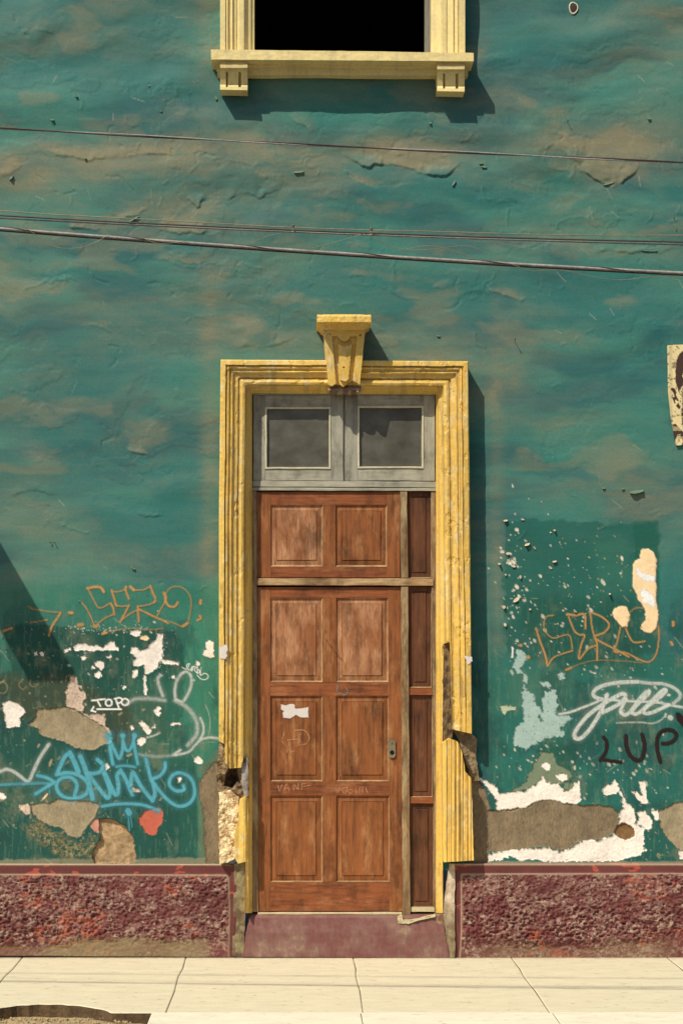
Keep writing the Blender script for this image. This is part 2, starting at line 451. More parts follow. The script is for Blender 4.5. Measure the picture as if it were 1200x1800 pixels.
# flaking layers: contour steps of a noise field
fl = fbm(wx, wy, 120, 70, 61, 5, .6)
H += .0016 * sstep(.645, .650, fl) * (1 - .8 * lower) - .0012 * sstep(.68, .685, fbm(wx, wy, 90, 60, 71, 5, .6)) * (1 - .5 * lower)
lips = [  # (polyline, amplitude, width): swollen paint with a sharp lower edge
 ([(600, 275), (640, 290), (690, 287), (740, 303), (775, 307), (795, 300), (812, 276)], .016, 26),
 ([(940, 268), (985, 262), (1010, 290), (1040, 310), (1075, 326), (1100, 316), (1118, 300), (1125, 270)], .012, 30),
 ([(275, 398), (310, 408), (345, 410), (368, 404)], .020, 16),
 ([(325, 350), (345, 362), (352, 352), (366, 346)], .010, 12),
 ([(120, 397), (150, 402), (187, 403)], .012, 10),
 ([(380, 345), (400, 348), (430, 340), (460, 343), (490, 332), (510, 318)], .008, 18),
 ([(50, 250), (80, 262), (120, 276), (200, 278), (260, 272), (330, 268), (372, 262)], .006, 16),
 ([(1035, 444), (1060, 440), (1085, 443), (1112, 444), (1140, 438), (1165, 442), (1192, 437)], .007, 9),
 ([(960, 292), (985, 296), (1002, 303), (996, 318)], .006, 8),
 ([(205, 386), (230, 379), (262, 366)], .005, 6),
 ([(410, 608), (440, 605), (470, 612), (500, 600), (520, 590)], .005, 10),
 ([(620, 292), (612, 310), (640, 322), (700, 325), (745, 315)], -.004, 10),
 ([(830, 292), (845, 296), (858, 290)], .006, 6),
 ([(0, 318), (20, 305), (40, 290)], .008, 14),
 ([(505, 205), (530, 215), (545, 235)], .005, 10),
 ([(270, 455), (330, 462), (372, 456)], .004, 8), ([(560, 480), (600, 488), (660, 482)], .004, 8),
 ([(800, 520), (850, 512), (905, 525), (930, 532)], .004, 8), ([(10, 870), (60, 862), (110, 870)], .005, 10),
 ([(240, 900), (270, 910), (290, 905)], .006, 10), ([(220, 790), (250, 800), (262, 796)], .007, 10),
]
khaki_l = np.zeros_like(PX)
for P, A, wd in lips:
    P = smooth(P, 4); sl = window(P, wd * 4); X = PX[sl]; Y = PY[sl]
    X = X + 9 * (fbm(X, Y, 22, 22, 301, 3, .6) - .5); Y = Y + 12 * (fbm(X, Y, 22, 22, 311, 3, .6) - .5)
    best = np.full(X.shape, 1e18); side = np.zeros(X.shape); ends = np.zeros(X.shape)
    L = 0; tot = sum(np.linalg.norm(P[i + 1] - P[i]) for i in range(len(P) - 1))
    for i in range(len(P) - 1):
        ax, ay = P[i]; ex, ey = P[i + 1] - P[i]; ln = math.hypot(ex, ey)
        wx_, wy_ = X - ax, Y - ay; t = np.clip((wx_ * ex + wy_ * ey) / (ln * ln + 1e-9), 0, 1)
        d = np.hypot(wx_ - ex * t, wy_ - ey * t); m = d < best
        best[m] = d[m]; side[m] = (ex * wy_ - ey * wx_)[m]; ends[m] = ((L + t * ln) / tot)[m]; L += ln
    env = np.clip(ends * (1 - ends) * 6, 0, 1)
    h = np.where(side < 0, np.exp(-(best / wd) ** 2), np.exp(-(best / 1.3) ** 2)) * env * (.35 + .95 * sstep(.35, .6, fbm(X, Y, 30, 30, 321, 3))) * A * .62
    H[sl] += h
    khaki_l[sl] = np.maximum(khaki_l[sl], np.where(side < 0, np.exp(-(best / (wd * 1.6)) ** 2) * env, 0))
# wandering hairline cracks
for k in range(110):
    x, y = rng.uniform(0, 1200), rng.uniform(20, 1080) if k % 2 else rng.uniform(250, 620)
    if 375 < x < 870 and y > 600: continue
    a = rng.uniform(0, 6.28); P = [(x, y)]
    for j in range(rng.randint(4, 12)):
        a += rng.uniform(-.9, .9); st = rng.uniform(5, 12); x += math.cos(a) * st; y += math.sin(a) * st * .7; P.append((x, y))
    sl = window(P, 8); d = seg_dist(P, PX[sl], PY[sl])
    H[sl] += (.0024 if k % 3 else -.003) * np.exp(-(d / 1.7) ** 2) * (fbm(PX[sl], PY[sl], 12, 12, 400 + k, 2) > .42)

# ---- colour of the stucco (paint layers, dust and dirt)
c_teal = lin((28, 108, 104)); c_teal2 = lin((52, 124, 112)); c_deep = lin((14, 92, 96)); c_khaki = lin((134, 128, 100)); c_brown = lin((104, 88, 66))
AL = np.zeros(PX.shape + (3,))
n1 = fbm(wx, wy, 220, 120, 81, 5, .5); n2 = fbm(wx, wy, 150, 52, 91, 5, .48); n3 = fbm(wx, wy, 300, 75, 101, 5, .5)
AL[:] = c_teal
def paint(mask, c, sl=(slice(None), slice(None))):
    m = np.clip(mask, 0, 1)[..., None]; AL[sl] = AL[sl] * (1 - m) + np.asarray(c) * m
paint(sstep(.42, .62, n1) * .8, c_teal2)
paint(sstep(.48, .72, n2) * .8, c_deep)
kh = np.zeros_like(PX)
def blob(x, y, rx, ry, a):
    global kh
    kh = kh + a * np.exp(-((PX - x) / rx) ** 2 - ((PY - y) / ry) ** 2)
for b in [(1100, 250, 130, 50, .62), (1160, 200, 60, 50, .45), (930, 200, 90, 60, .25), (700, 268, 110, 24, .5), (780, 280, 60, 18, .35), (60, 300, 120, 60, .38), (230, 280, 180, 25, .4),
          (330, 375, 60, 28, .42), (470, 260, 120, 22, .22), (30, 510, 70, 25, .2), (140, 590, 160, 60, .2), (560, 600, 220, 45, .2), (760, 590, 60, 45, .25),
          (365, 60, 22, 90, .34), (368, 900, 17, 420, .42), (872, 960, 14, 380, .4), (880, 680, 60, 60, .28), (845, 60, 20, 60, .25), (1060, 40, 150, 26, .3), (1090, 90, 70, 18, .3),
          (60, 900, 110, 90, .32), (180, 980, 160, 40, .2), (20, 1040, 60, 60, .3), (960, 860, 120, 26, .25), (1120, 850, 60, 40, .2), (200, 90, 60, 14, .14), (180, 130, 30, 12, .22),
          (410, 240, 90, 16, .2), (40, 700, 60, 120, .12), (1000, 740, 100, 40, .14), (900, 615, 90, 30, .2)]: blob(*b)
kn = .55 * n3 + .45 * big
kf = .70 + .55 * sstep(.34, .66, fbm(wx, wy, 44, 17, 905, 5, .62))
hv = kf * (.09 + sstep(.38, .80, kn) * .36) * (1 - .75 * sstep(980, 1090, PY))
paint(np.clip(hv + kh * (.3 + .7 * kf * .6) * (.45 + 1.0 * (n3 - .2)) * 1.35 + khaki_l * .45 * sstep(.38, .6, n2), 0, .92), c_khaki)
paint(sstep(.60, .74, fbm(wx, wy, 110, 45, 121, 5)) * .35 * (1 - lower), c_khaki)
paint(np.exp(-((PX - 805) / 45) ** 2 - ((PY - 258) / 22) ** 2) * 0 + np.exp(-((PX - 985) / 50) ** 2 - ((PY - 318) / 32) ** 2) * .7, lin((16, 108, 96)))
paint(np.exp(-((PX - 600) / 160) ** 2 - ((PY - 205) / 26) ** 2) * .65, lin((40, 128, 116)))
# brighter emerald band, lower left and right
paint(sstep(1015, 1045, PY + 25 * (n1 - .5)) * (PX < 390) * .75 * (.6 + .7 * (n2 - .3)), lin((36, 118, 94)))
paint(np.exp(-((PX - 345) / 45) ** 2) * sstep(1050, 1120, PY) * .8, lin((52, 140, 112)))
paint(sstep(1120, 1180, PY) * (PX > 860) * .85, lin((28, 112, 98)))
# repainted dark rectangles, lower zone
def area(P, c, a, edge=2.5, nz=6, seed=131, s=30):
    sl = window(P, 20); X, Y = PX[sl], PY[sl]
    d = sdf(P, X, Y) + nz * (fbm(X, Y, s, s, seed, 4, .6) - .5) * 2
    paint((1 - sstep(-edge, edge, d)) * a, c, sl)
area([(3, 1103), (40, 1096), (110, 1100), (112, 1096), (150, 1108), (288, 1106), (312, 1110), (326, 1155), (318, 1300), (318, 1520), (-200, 1520), (-200, 1200), (20, 1180)], lin((14, 80, 66)), .88, 2.5, 6, 131, 10)
area([(-40, 1190), (130, 1185), (200, 1225), (290, 1220), (300, 1300), (150, 1320), (60, 1300), (-40, 1290)], lin((66, 74, 52)), .75, 12, 14, 141)
area([(-200, 1290), (60, 1262), (190, 1310), (320, 1290), (346, 1340), (350, 1522), (-200, 1522)], lin((18, 84, 74)), .9, 5, 6, 151)
area([(60, 1375), (180, 1370), (170, 1420), (40, 1410)], lin((90, 108, 84)), .6, 10, 14, 155)
area([(-30, 1330), (60, 1340), (200, 1400), (90, 1430), (-20, 1400)], lin((40, 92, 76)), .6, 10, 10, 156)
area([(349, 1390), (390, 1380), (390, 1522), (349, 1522)], lin((96, 112, 86)), .8, 2, 3, 161)
area([(350, 1350), (388, 1310), (388, 1400), (365, 1380)], lin((116, 112, 84)), .7, 3, 5, 162)
area([(888, 914), (940, 912), (1030, 918), (1110, 921), (1156, 915), (1157, 1000), (1156, 1150), (1080, 1160), (985, 1175), (890, 1150), (884, 1040)], lin((22, 92, 80)), .8, 4, 9, 171, 12)
area([(1112, 916), (1156, 915), (1157, 1040), (1114, 1040)], lin((14, 86, 70)), .6, 3, 4, 181)
area([(900, 1060), (1120, 1050), (1130, 1180), (960, 1170)], lin((16, 84, 68)), .6, 14, 14, 182)
area([(1040, 950), (1100, 945), (1108, 1030), (1050, 1060)], lin((52, 110, 92)), .5, 12, 12, 183)
area([(838, 1190), (868, 1190), (868, 1400), (838, 1300)], lin((40, 100, 84)), .5, 3, 6, 184)
area([(890, 1180), (1010, 1175), (1010, 1250), (890, 1240)], lin((72, 122, 100)), .55, 16, 16, 185)
area([(1000, 1260), (1200, 1250), (1230, 1420), (1060, 1400)], lin((22, 100, 92)), .6, 16, 20, 186)
area([(1060, 1420), (1180, 1400), (1200, 1520), (1100, 1520)], lin((18, 88, 80)), .8, 10, 12, 187)
area([(950, 1300), (1010, 1310), (1010, 1370), (940, 1360)], lin((20, 84, 68)), .7, 10, 12, 188)
area([(225, 1200), (390, 1170), (390, 1345), (240, 1345)], lin((44, 120, 98)), .45, 16, 20, 189)
area([(-200, 1512), (390, 1508), (390, 1535), (-200, 1535)], lin((150, 142, 112)), .75, 2, 5, 190, 14)
area([(840, 1514), (1900, 1514), (1900, 1535), (840, 1535)], lin((170, 160, 132)), .7, 1, 2, 191, 14)
# small chips knocked through the paint
def chips(n, reg, c, smin, smax, ang, seed, elong=2.0):
    r = np.random.RandomState(seed)
    for _ in range(n):
        x = r.normal(reg[0], reg[2]); y = r.normal(reg[1], reg[3])
        if 375 < x < 845 or y > 1512: continue
        s = smin + (smax - smin) * r.rand() ** 2.5; a = ang + r.normal(0, .35); e = 1 + r.rand() * (elong - 1)
        sl = window([(x, y)], s * e * 2 + 3); X = PX[sl] - x; Y = PY[sl] - y
        u = X * math.cos(a) + Y * math.sin(a); v = -X * math.sin(a) + Y * math.cos(a)
        d = np.sqrt((u / e) ** 2 + v ** 2) / s + .6 * (fbm(PX[sl], PY[sl], 5, 5, 7, 2) - .5)
        m = 1 - sstep(.7, 1.1, d)
        H[sl] -= .0018 * m; paint(m * r.uniform(.6, 1), np.array(c) * r.uniform(.75, 1.05), sl)
cw = lin((226, 216, 196)); ct = lin((170, 156, 120))
chips(60, (905, 1000, 16, 60), cw, .9, 3.4, .9, 1); chips(70, (1000, 1100, 60, 60), cw, .8, 3.2, .9, 2); chips(60, (960, 1040, 60, 70), cw, .6, 1.6, .9, 3)
chips(70, (960, 1340, 50, 40), cw, .8, 3.0, .95, 4); chips(60, (1100, 1360, 50, 40), cw, .8, 3.0, .95, 5); chips(50, (1080, 1200, 60, 30), cw, .7, 2.6, .7, 6)
chips(60, (1060, 1000, 50, 40), ct, .6, 1.6, .9, 7); chips(120, (190, 1106, 40, 4), cw, .6, 1.6, 0, 8, 1.3); chips(60, (283, 1150, 7, 22), cw, .6, 1.5, 0, 9, 1.2)
chips(80, (130, 1240, 90, 60), ct, .7, 2.6, 2.3, 10); chips(80, (90, 1370, 80, 60), ct, .7, 2.8, 2.3, 11, 3); chips(60, (200, 1380, 70, 40), ct, .7, 2.6, 2.3, 12, 3)
chips(40, (200, 1170, 80, 50), cw, .7, 2.4, .5, 13); chips(40, (60, 1150, 50, 30), ct, .6, 2, .5, 14); chips(90, (100, 1460, 90, 30), ct, .6, 2.2, 2.0, 15, 3)
chips(60, (1130, 1480, 50, 30), ct, .7, 2.2, .9, 16, 4)

# ---- patches where other layers show: each is a part lying in its own recess
patches = []
def patch(name, P, mat, jagamp=2.2, rec=.004, sx=9, rough=0, label=None, edge=.8, rim=.0015, seed=0):
    patches.append((name, P, mat, jagamp, rec, sx, rough, label, edge, rim, seed))
Z5 = lambda P: T(P, 0, 1000, 3); Z6 = lambda P: T(P, 0, 1280, 3); Z8 = lambda P: T(P, 770, 1220, 2.79)
for P in [[(690,330),(715,322),(742,330),(738,352),(720,360),(690,345)],
 [(858,478),(940,490),(940,508),(905,508),(858,495)],
 [(385,410),(415,395),(450,397),(475,408),(500,405),(530,407),(545,415),(560,400),(590,380),(607,388),(610,412),(628,415),(625,430),(560,428),(470,430),(415,430),(400,438)],
 [(340,425),(370,415),(372,428),(345,438)], [(430,465),(445,458),(455,468),(440,478)], [(562,465),(585,450),(595,465),(575,475)],
 [(500,490),(530,483),(555,495),(548,520),(535,535),(503,510)], [(480,512),(492,507),(503,522),(488,528)], [(500,550),(520,540),(530,550),(538,572),(520,578),(500,565)],
 [(638,615),(655,608),(672,615),(665,630),(650,635)], [(700,535),(728,530),(722,560),(710,577),(697,570)], [(757,562),(773,560),(772,600),(776,640),(772,667),(760,665)],
 [(1030,488),(1045,482),(1060,495),(1050,512),(1032,505)], [(815,740),(840,725),(853,735),(838,748),(852,760),(838,778),(820,765)],
 [(725,810),(745,800),(770,812),(795,850),(790,873),(770,868),(750,835)], [(722,900),(750,885),(770,895),(765,920),(740,937),(728,920)],
 [(685,830),(700,825),(708,840),(695,850)], [(800,828),(820,822),(818,838),(800,843)], [(897,562),(915,560),(925,578),(905,578)],
 [(15,710),(50,697),(95,708),(110,725),(140,755),(120,770),(105,785),(108,828),(75,832),(40,838),(28,800),(30,770),(15,745)],
 [(184,440),(196,438),(198,452),(186,455)], [(218,440),(230,434),(236,448),(226,462),(214,452)], [(895,820),(920,808),(950,812),(955,825),(925,820),(900,828)]]:
    patch('plaster_patch', Z5(P), M_white, 1.6, .0035)
patch('plaster_patch', Z5([(830,345),(857,340),(858,488),(835,495),(830,520),(800,540),(775,557),(768,545),(757,505),(735,515),(703,510),(705,480),(720,470),(690,435),(693,410),(715,412),(735,435),(780,420),(800,385),(825,372)]), M_white, 1.6, .004)
patch('plaster_patch', Z5([(745,355),(770,350),(788,365),(775,378),(740,368)]), M_beige, 1.2, .003)
patch('plaster_patch', Z5([(372,572),(405,568),(413,600),(415,640),(448,650),(452,680),(440,700),(440,745),(420,750),(350,735),(345,640),(362,620)]), M_pink, 2, .003)
patch('plaster_patch', Z5([(430,755),(475,770),(520,765),(550,768),(555,800),(560,830),(590,860),(570,870),(540,830),(480,795),(440,780)]), M_pink, 2, .003)
patch('cement_patch', Z5([(140,820),(185,790),(200,740),(260,738),(345,728),(400,740),(440,768),(500,800),(550,830),(575,870),(600,885),(580,920),(545,925),(510,950),(470,957),(400,940),(330,905),(250,890),(205,870),(200,840)]), M_cement, 1.5, .006, 16, .004, 'smooth grey cement repair above the blue tag', 1, .003)
for P in [[(1025,155),(1045,148),(1068,165),(1065,185),(1045,192),(1025,178)], [(-6,335),(25,345),(35,365),(25,378),(-6,370)], [(545,190),(565,185),(578,205),(560,218)], [(935,262),(950,255),(962,268),(945,290)]]:
    patch('plaster_patch', Z6(P), M_white, 1.2, .0035)
patch('plaster_patch', Z6([(105,405),(150,400),(162,415),(158,455),(140,458),(120,435),(105,425)]), M_pink, 1.2, .003)
patch('plaster_patch', Z6([(675,320),(700,310),(745,325),(740,342),(690,335)]), M_pink, 1.6, .003)
patch('plaster_patch', Z6([(240,350),(252,345),(240,372),(215,385)]), M_beige, .8, .003)
patch('cement_patch', Z6([(160,405),(270,395),(300,375),(400,380),(500,390),(525,405),(500,470),(465,515),(440,540),(430,570),(400,575),(365,565),(320,520),(260,510),(200,480),(170,440)]), M_cement, 1.5, .005, 16, .004, 'grey cement repair under the blue tag', 1, .003)
patch('plaster_patch', Z6([(470,520),(500,480),(525,480),(525,550),(500,545)]), m_flat('pink_primer', (196, 140, 120), .85, .2, 60, .3, True), 1.2, .003)
patch('smear', Z6([(120,520),(200,480),(330,560),(440,600),(500,560),(490,700),(300,660),(200,600)]), M_smear, 8, .0, 20, 0, None, 5, 0)
patch('hole', Z6([(525,478),(560,478),(610,490),(660,520),(695,565),(710,620),(720,700),(700,712),(500,712),(485,660),(510,620),(530,590)]), M_stone, 1.6, .022, 16, .020, 'rough brown hollow of bare adobe above the plinth', 1, .003)
patch('plaster_patch', Z6([(735,475),(765,440),(800,425),(825,415),(850,420),(862,450),(855,500),(835,520),(825,560),(800,565),(765,550),(755,520),(735,500)]), M_red, 1, .003, 9, 0, 'round red primer spot')
patch('cement_patch', Z6([(1050,290),(1080,250),(1130,180),(1156,185),(1160,700),(1090,712),(1080,560),(1070,420),(1045,340)]), M_cement2, 3, .004, 14, .006, 'brown crumbling cement beside the left jamb', 2, .001)
G1 = [(360,480),(430,420),(470,340),(510,285),(560,290),(580,340),(650,385),(650,410),(600,440),(560,450),(500,430),(430,470)]
patch('undercoat_patch', Z8(G1), M_ggrey, 2, .002)
patch('plaster_patch', Z8([(200,408),(240,425),(280,450),(295,490),(340,480),(370,480),(420,475),(470,450),(500,420),(512,398),(530,430),(560,440),(585,435),(600,460),(640,475),(640,435),(690,430),(697,520),(670,545),(640,545),(600,530),(540,520),(490,525),(430,560),(340,575),(280,565),(290,520),(250,470),(205,430)]), M_white, 2.2, .005)
patch('cement_patch', Z8([(240,575),(340,568),(430,555),(490,520),(540,515),(600,530),(700,548),(780,545),(850,555),(885,580),(885,640),(860,680),(800,710),(750,715),(700,720),(640,760),(580,770),(540,750),(450,755),(340,770),(245,770),(235,680)]), M_cement2, 1.5, .008, 14, .006, 'wide brown cement patch right of the door', 1, .002)
patch('plaster_patch', Z8([(235,790),(300,770),(450,757),(540,754),(590,777),(640,762),(690,722),(730,718),(790,720),(850,695),(882,650),(887,575),(905,560),(895,530),(905,510),(880,480),(860,490),(810,500),(805,465),(860,425),(880,450),(925,540),(960,560),(965,600),(960,640),(1000,655),(1005,700),(1000,750),(1018,765),(980,795),(930,800),(870,820),(720,818),(560,822),(470,810),(400,815),(350,795),(300,815),(240,822)]), M_white, 2.2, .005)
patch('clay_patch', Z8([(860,680),(880,640),(910,630),(960,660),(960,700),(910,715),(880,700)]), M_brown, 1.2, .012, 10, .004)
patch('undercoat_patch', Z8([(612,435),(660,425),(665,450),(640,478),(612,478)]), M_ggrey, 1.2, .003)
for P in [[(500,345),(525,333),(548,345),(545,375),(525,372)], [(575,400),(600,390),(632,392),(630,415),(605,430),(585,420)],
 [(945,478),(970,480),(990,500),(1000,490),(985,430),(1010,430),(1025,530),(1010,545),(975,510)], [(970,580),(1010,575),(1048,620),(1045,655),(1025,672),(1000,645),(965,640),(985,615)],
 [(1045,575),(1080,572),(1085,615),(1060,615)], [(1175,770),(1215,765),(1215,810),(1180,808)]]:
    patch('plaster_patch', Z8(P), M_white, 1.6, .004)
patch('cement_patch', Z8([(1080,575),(1110,560),(1150,540),(1230,520),(1330,560),(1330,760),(1200,775),(1150,740),(1110,690),(1085,640)]), M_cement, 1.5, .006, 16, .003, 'rounded grey cement patch at the right edge', 1, .002)
patch('cement_patch', Z8([(105,205),(165,205),(180,240),(175,330),(200,430),(235,480),(250,560),(240,845),(150,845),(150,420),(120,350),(105,260)]), M_cement2, 1.5, .003, 14, .008, 'cement strip beside the broken right jamb', 1, .001)
Zb = lambda P: T(P, 1020, 940, 6.667)
patch('plaster_patch', Zb([(720,165),(790,165),(850,210),(885,280),(880,480),(865,540),(885,590),(880,760),(900,880),(910,980),(885,1090),(820,1155),(760,1145),(700,1100),(705,1060),(760,1000),(755,900),(720,820),(660,750),(655,700),(605,600),(610,350),(650,295),(690,280),(700,200)]), M_beige, .8, -.004, 9, .004, 'long cream filler patch', 1, 0)
patch('plaster_patch', Zb([(375,920),(395,860),(470,835),(540,850),(575,930),(570,990),(545,1030),(550,1080),(490,1080),(430,1020),(385,960)]), M_beige, .8, -.004, 9, .002, 'small round cream filler patch', 1, 0)
patch('paint_flake', Zb([(640,390),(680,400),(720,450),(870,480),(865,545),(740,540),(680,510)]), M_ws, 2.5, .0, 9, 0, None, 1, 0, 1)
patch('paint_flake', Zb([(740,620),(850,710),(870,770),(870,850),(820,830),(720,780),(690,690)]), M_ws, 2.5, .0, 9, 0, None, 1.5, 0, 1)
Zr = lambda P: T(P, 840, 1120, 6.667)
for P in [[(440,160),(500,150),(555,200),(570,240),(540,300),(480,360),(540,430),(580,480),(575,545),(530,520),(520,430),(460,430),(400,350),(430,300)],
 [(510,650),(530,550),(570,610),(620,640),(650,700),(665,800),(720,830),(740,880),(700,930),(720,1000),(800,1000),(730,940),(760,880),(760,780),(740,740),(780,690),(770,640),(880,610),(920,690),(920,800),(900,900),(1050,920),(1090,960),(1000,1020),(960,1060),(1020,1150),(980,1170),(800,1170),(660,1260),(560,1310),(470,1290),(400,1240),(430,1130),(440,1050),(540,1000),(550,920),(520,800)],
 [(720,530),(780,520),(850,570),(820,600),(760,580)], [(930,440),(960,420),(1010,430),(1000,490),(960,500)]]:
    patch('paint_smear', Zr(P), M_roller, 3.5, .0, 7, 0, None, 1.5, 0)
patch('undercoat_patch', Zr([(260,810),(320,800),(440,820),(430,850),(330,860),(310,910),(270,860)]), m_flat('sage_undercoat', (176, 184, 152), .85, .1, 60, .3, True), 1.2, .002)
patch('plaster_patch', Zr([(388,110),(410,108),(408,240),(388,240)]), M_ws, .6, .002)
patch('plaster_patch', Z5([(1085,390),(1105,378),(1128,385),(1130,465),(1110,470),(1070,455),(1078,430),(1090,425)]), M_white, .8, -.003)

RECS = []
for (name, P, mat, ja, rec, s, rough, label, edge, rim, seed) in patches:
    sl = window(P, 14); X, Y = PX[sl], PY[sl]
    d = sdf(P, X, Y) + ja * 3.2 * (fbm(X, Y, s * 1.3, s * 1.3, 500 + len(RECS), 5, .75) - .5) + min(ja, 2) * 2.2 * (fbm(X, Y, 3.4, 3.4, 700 + len(RECS), 2) - .5)
    m = 1 - sstep(-edge, edge, d)
    H[sl] += -rec * m + rim * np.exp(-(np.maximum(d, 0) / 2.5) ** 2) * (d > 0)
    if rough:
        H[sl] += rough * m * (fbm(X, Y, 26, 22, 900 + len(RECS), 5, .62) - .5)
    RECS.append((name, sl, m, mat, label))

# wall mesh
cxm = (PX[:-1, :-1] + PX[1:, 1:]) / 2; cym = (PY[:-1, :-1] + PY[1:, 1:]) / 2
opening = ((cxm > 434) & (cxm < 772) & (cym > 682)) | ((cxm > 444) & (cxm < 760) & (cym < 96) & (cym > -560)) | (((cxm > 392) & (cxm < 440)) & (cym > 1345))
idx = np.arange(PX.size).reshape(PX.shape)
Q = np.stack([idx[:-1, :-1], idx[:-1, 1:], idx[1:, 1:], idx[1:, :-1]], -1)
vx, vy, vz = W(PX, PY, H)
VW = np.stack([vx, vy, vz], -1)
def submesh(name, cells, off, mat, parent, col=None, alpha=None, label=None):
    q = Q[cells]
    if not len(q): return None
    used = np.unique(q); rem = np.full(PX.size, -1); rem[used] = np.arange(len(used))
    v = VW.reshape(-1, 3)[used].copy(); v[:, 1] -= off
    o = mesh_np(name, v, rem[q], mat, parent, True, None if col is None else col.reshape(-1, 3)[used], None if alpha is None else alpha.ravel()[used])
    if label: o['label'] = label
    return o
stk = fbm(PX, PY, 5, 60, 821, 4, .6); stk2 = fbm(PX + PY * .4, PY, 60, 6, 831, 4, .6)
AL *= (.90 + .2 * stk * sstep(900, 1100, PY) + .2 * stk2 * (1 - .5 * sstep(900, 1100, PY)))[..., None]
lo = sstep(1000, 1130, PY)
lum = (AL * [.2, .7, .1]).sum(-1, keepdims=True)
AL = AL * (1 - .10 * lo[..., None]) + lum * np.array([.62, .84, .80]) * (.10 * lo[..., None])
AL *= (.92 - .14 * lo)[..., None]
dust = sstep(.52, .74, fbm(PX, PY, 34, 46, 841, 6, .72)) * sstep(.42, .6, fbm(PX, PY, 150, 110, 871, 3)) * .42 * lo
paint(dust, lin((120, 122, 96)))
paint(sstep(.56, .72, fbm(PX, PY, 60, 90, 881, 5, .6)) * .5 * lo, lin((20, 62, 60)))
paint(sstep(.60, .72, fbm(PX, PY, 3.5, 26, 891, 4, .6)) * .22 * lo, lin((112, 132, 108)))
for k in range(150):
    x = rng.uniform(0, 1200); y = rng.uniform(1040, 1515) if k % 3 else rng.uniform(30, 1000)
    if 378 < x < 850: continue
    a = rng.normal(.9, .7); L = rng.uniform(4, 26); P = [(x, y), (x + L * math.cos(a), y + L * math.sin(a))]
    sl = window(P, 4); paint((1 - sstep(.2, 1.1, seg_dist(P, PX[sl], PY[sl]))) * rng.uniform(.15, .5), lin((168, 168, 138)), sl)
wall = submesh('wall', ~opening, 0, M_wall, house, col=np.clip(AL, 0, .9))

def sheet(name, masks, off, mat, label=None):
    al = np.zeros(PX.shape, np.float32)
    for sl, m in masks: al[sl] = np.maximum(al[sl], m)
    c = (al[:-1, :-1] > .02) | (al[1:, 1:] > .02) | (al[:-1, 1:] > .02) | (al[1:, :-1] > .02)
    return submesh(name, c & ~opening, off, mat, house, alpha=al, label=label)
for i, (name, sl, m, mat, label) in enumerate(RECS):
    sheet(name, [(sl, m)], .0009 + .00002 * i, mat, label)

def stroke(P, w, soft=.9, a=1.0, sm=True, taper=0):
    P = smooth(P) if sm and len(P) > 2 else P
    sl = window(P, w + soft * 4 + 3); X, Y = PX[sl], PY[sl]
    d = seg_dist(P, X, Y)
    return sl, a * (1 - sstep(w / 2 - soft, w / 2 + soft, d))
def tag(label, mat, off, items):
    ms = [stroke(*it) for it in items]
    if mat in (M_bl, M_wh): ms += [stroke(it[0], it[1] * 1.7 + 3, 4.0, (.22 if mat is M_bl else .09) * (it[3] if len(it) > 3 else 1)) for it in items if it[1] > 4]
    sheet('graffiti', ms, off, mat, label)
Zo = lambda P: T(P, 100, 1010, 4.286); Zl = lambda P: T(P, 0, 900, 6)
OW = 2.7
tag('orange outlined letters left of the door', M_or, .0030, [(Zo(P), w * .9, .8, a * .95) for P, w, a in [
 ([(180,205),(215,240),(255,310),(285,385)], OW, .85), ([(285,385),(310,370),(370,325),(435,298)], OW, .85), ([(435,300),(425,250),(405,215)], 4.4, .9), ([(405,215),(345,248),(310,245),(285,200),(235,105)], OW, .8),
 ([(232,103),(300,92),(335,100),(355,130)], 5.6, 1), ([(415,120),(435,185),(450,235)], 4.6, .9), ([(450,235),(500,240),(545,232)], OW, .85), ([(545,232),(520,280),(480,355)], 4, .9), ([(480,352),(545,300),(610,265)], OW, .8),
 ([(412,125),(460,130),(520,112)], OW, .8), ([(522,92),(520,118),(543,180)], 4.6, .9), ([(555,92),(580,116)], 6, 1), ([(580,116),(650,115),(705,92)], OW, .85), ([(705,88),(730,150),(745,185),(735,210)], 4.8, .9), ([(735,210),(680,230),(610,240)], OW, .85),
 ([(610,240),(612,265),(618,355)], 4.2, .9), ([(610,258),(680,290),(750,325),(800,345),(840,368)], 4, .9), ([(808,140),(820,175),(818,205)], 6, 1), ([(820,205),(790,250),(750,325)], OW, .85), ([(820,205),(850,240),(890,240),(912,210)], 4.6, .9),
 ([(818,160),(840,115),(880,92),(930,93),(980,125),(1012,190),(1008,270),(985,370),(945,392),(900,372),(840,352)], 2.8, .6), ([(985,365),(948,390)], 5.5, .9), ([(1085,196),(1083,218)], 5.4, 1), ([(1078,312),(1085,328),(1060,345)], 4.6, .95),
 ([(345,445),(430,420),(560,405),(700,415),(800,405)], 2.6, .55), ([(343,447),(375,438)], 5, .9), ([(165,380),(195,378)], 7, .9), ([(285,388),(300,392)], 7, .9), ([(95,288),(118,290)], 5.6, 1)]]
 + [(Zl(P), w, .8, a) for P, w, a in [([(305,1000),(350,1022)], 5, .4), ([(350,1022),(500,1048),(640,1062)], 2.6, .6), ([(640,1062),(625,1095),(580,1160),(545,1220),(520,1305)], 4, .9), ([(500,1136),(400,1155),(320,1165)], 3, .6), ([(40,1255),(130,1225)], 4.6, .8)]])
Zq = lambda P: T(P, 840, 880, 3.333)
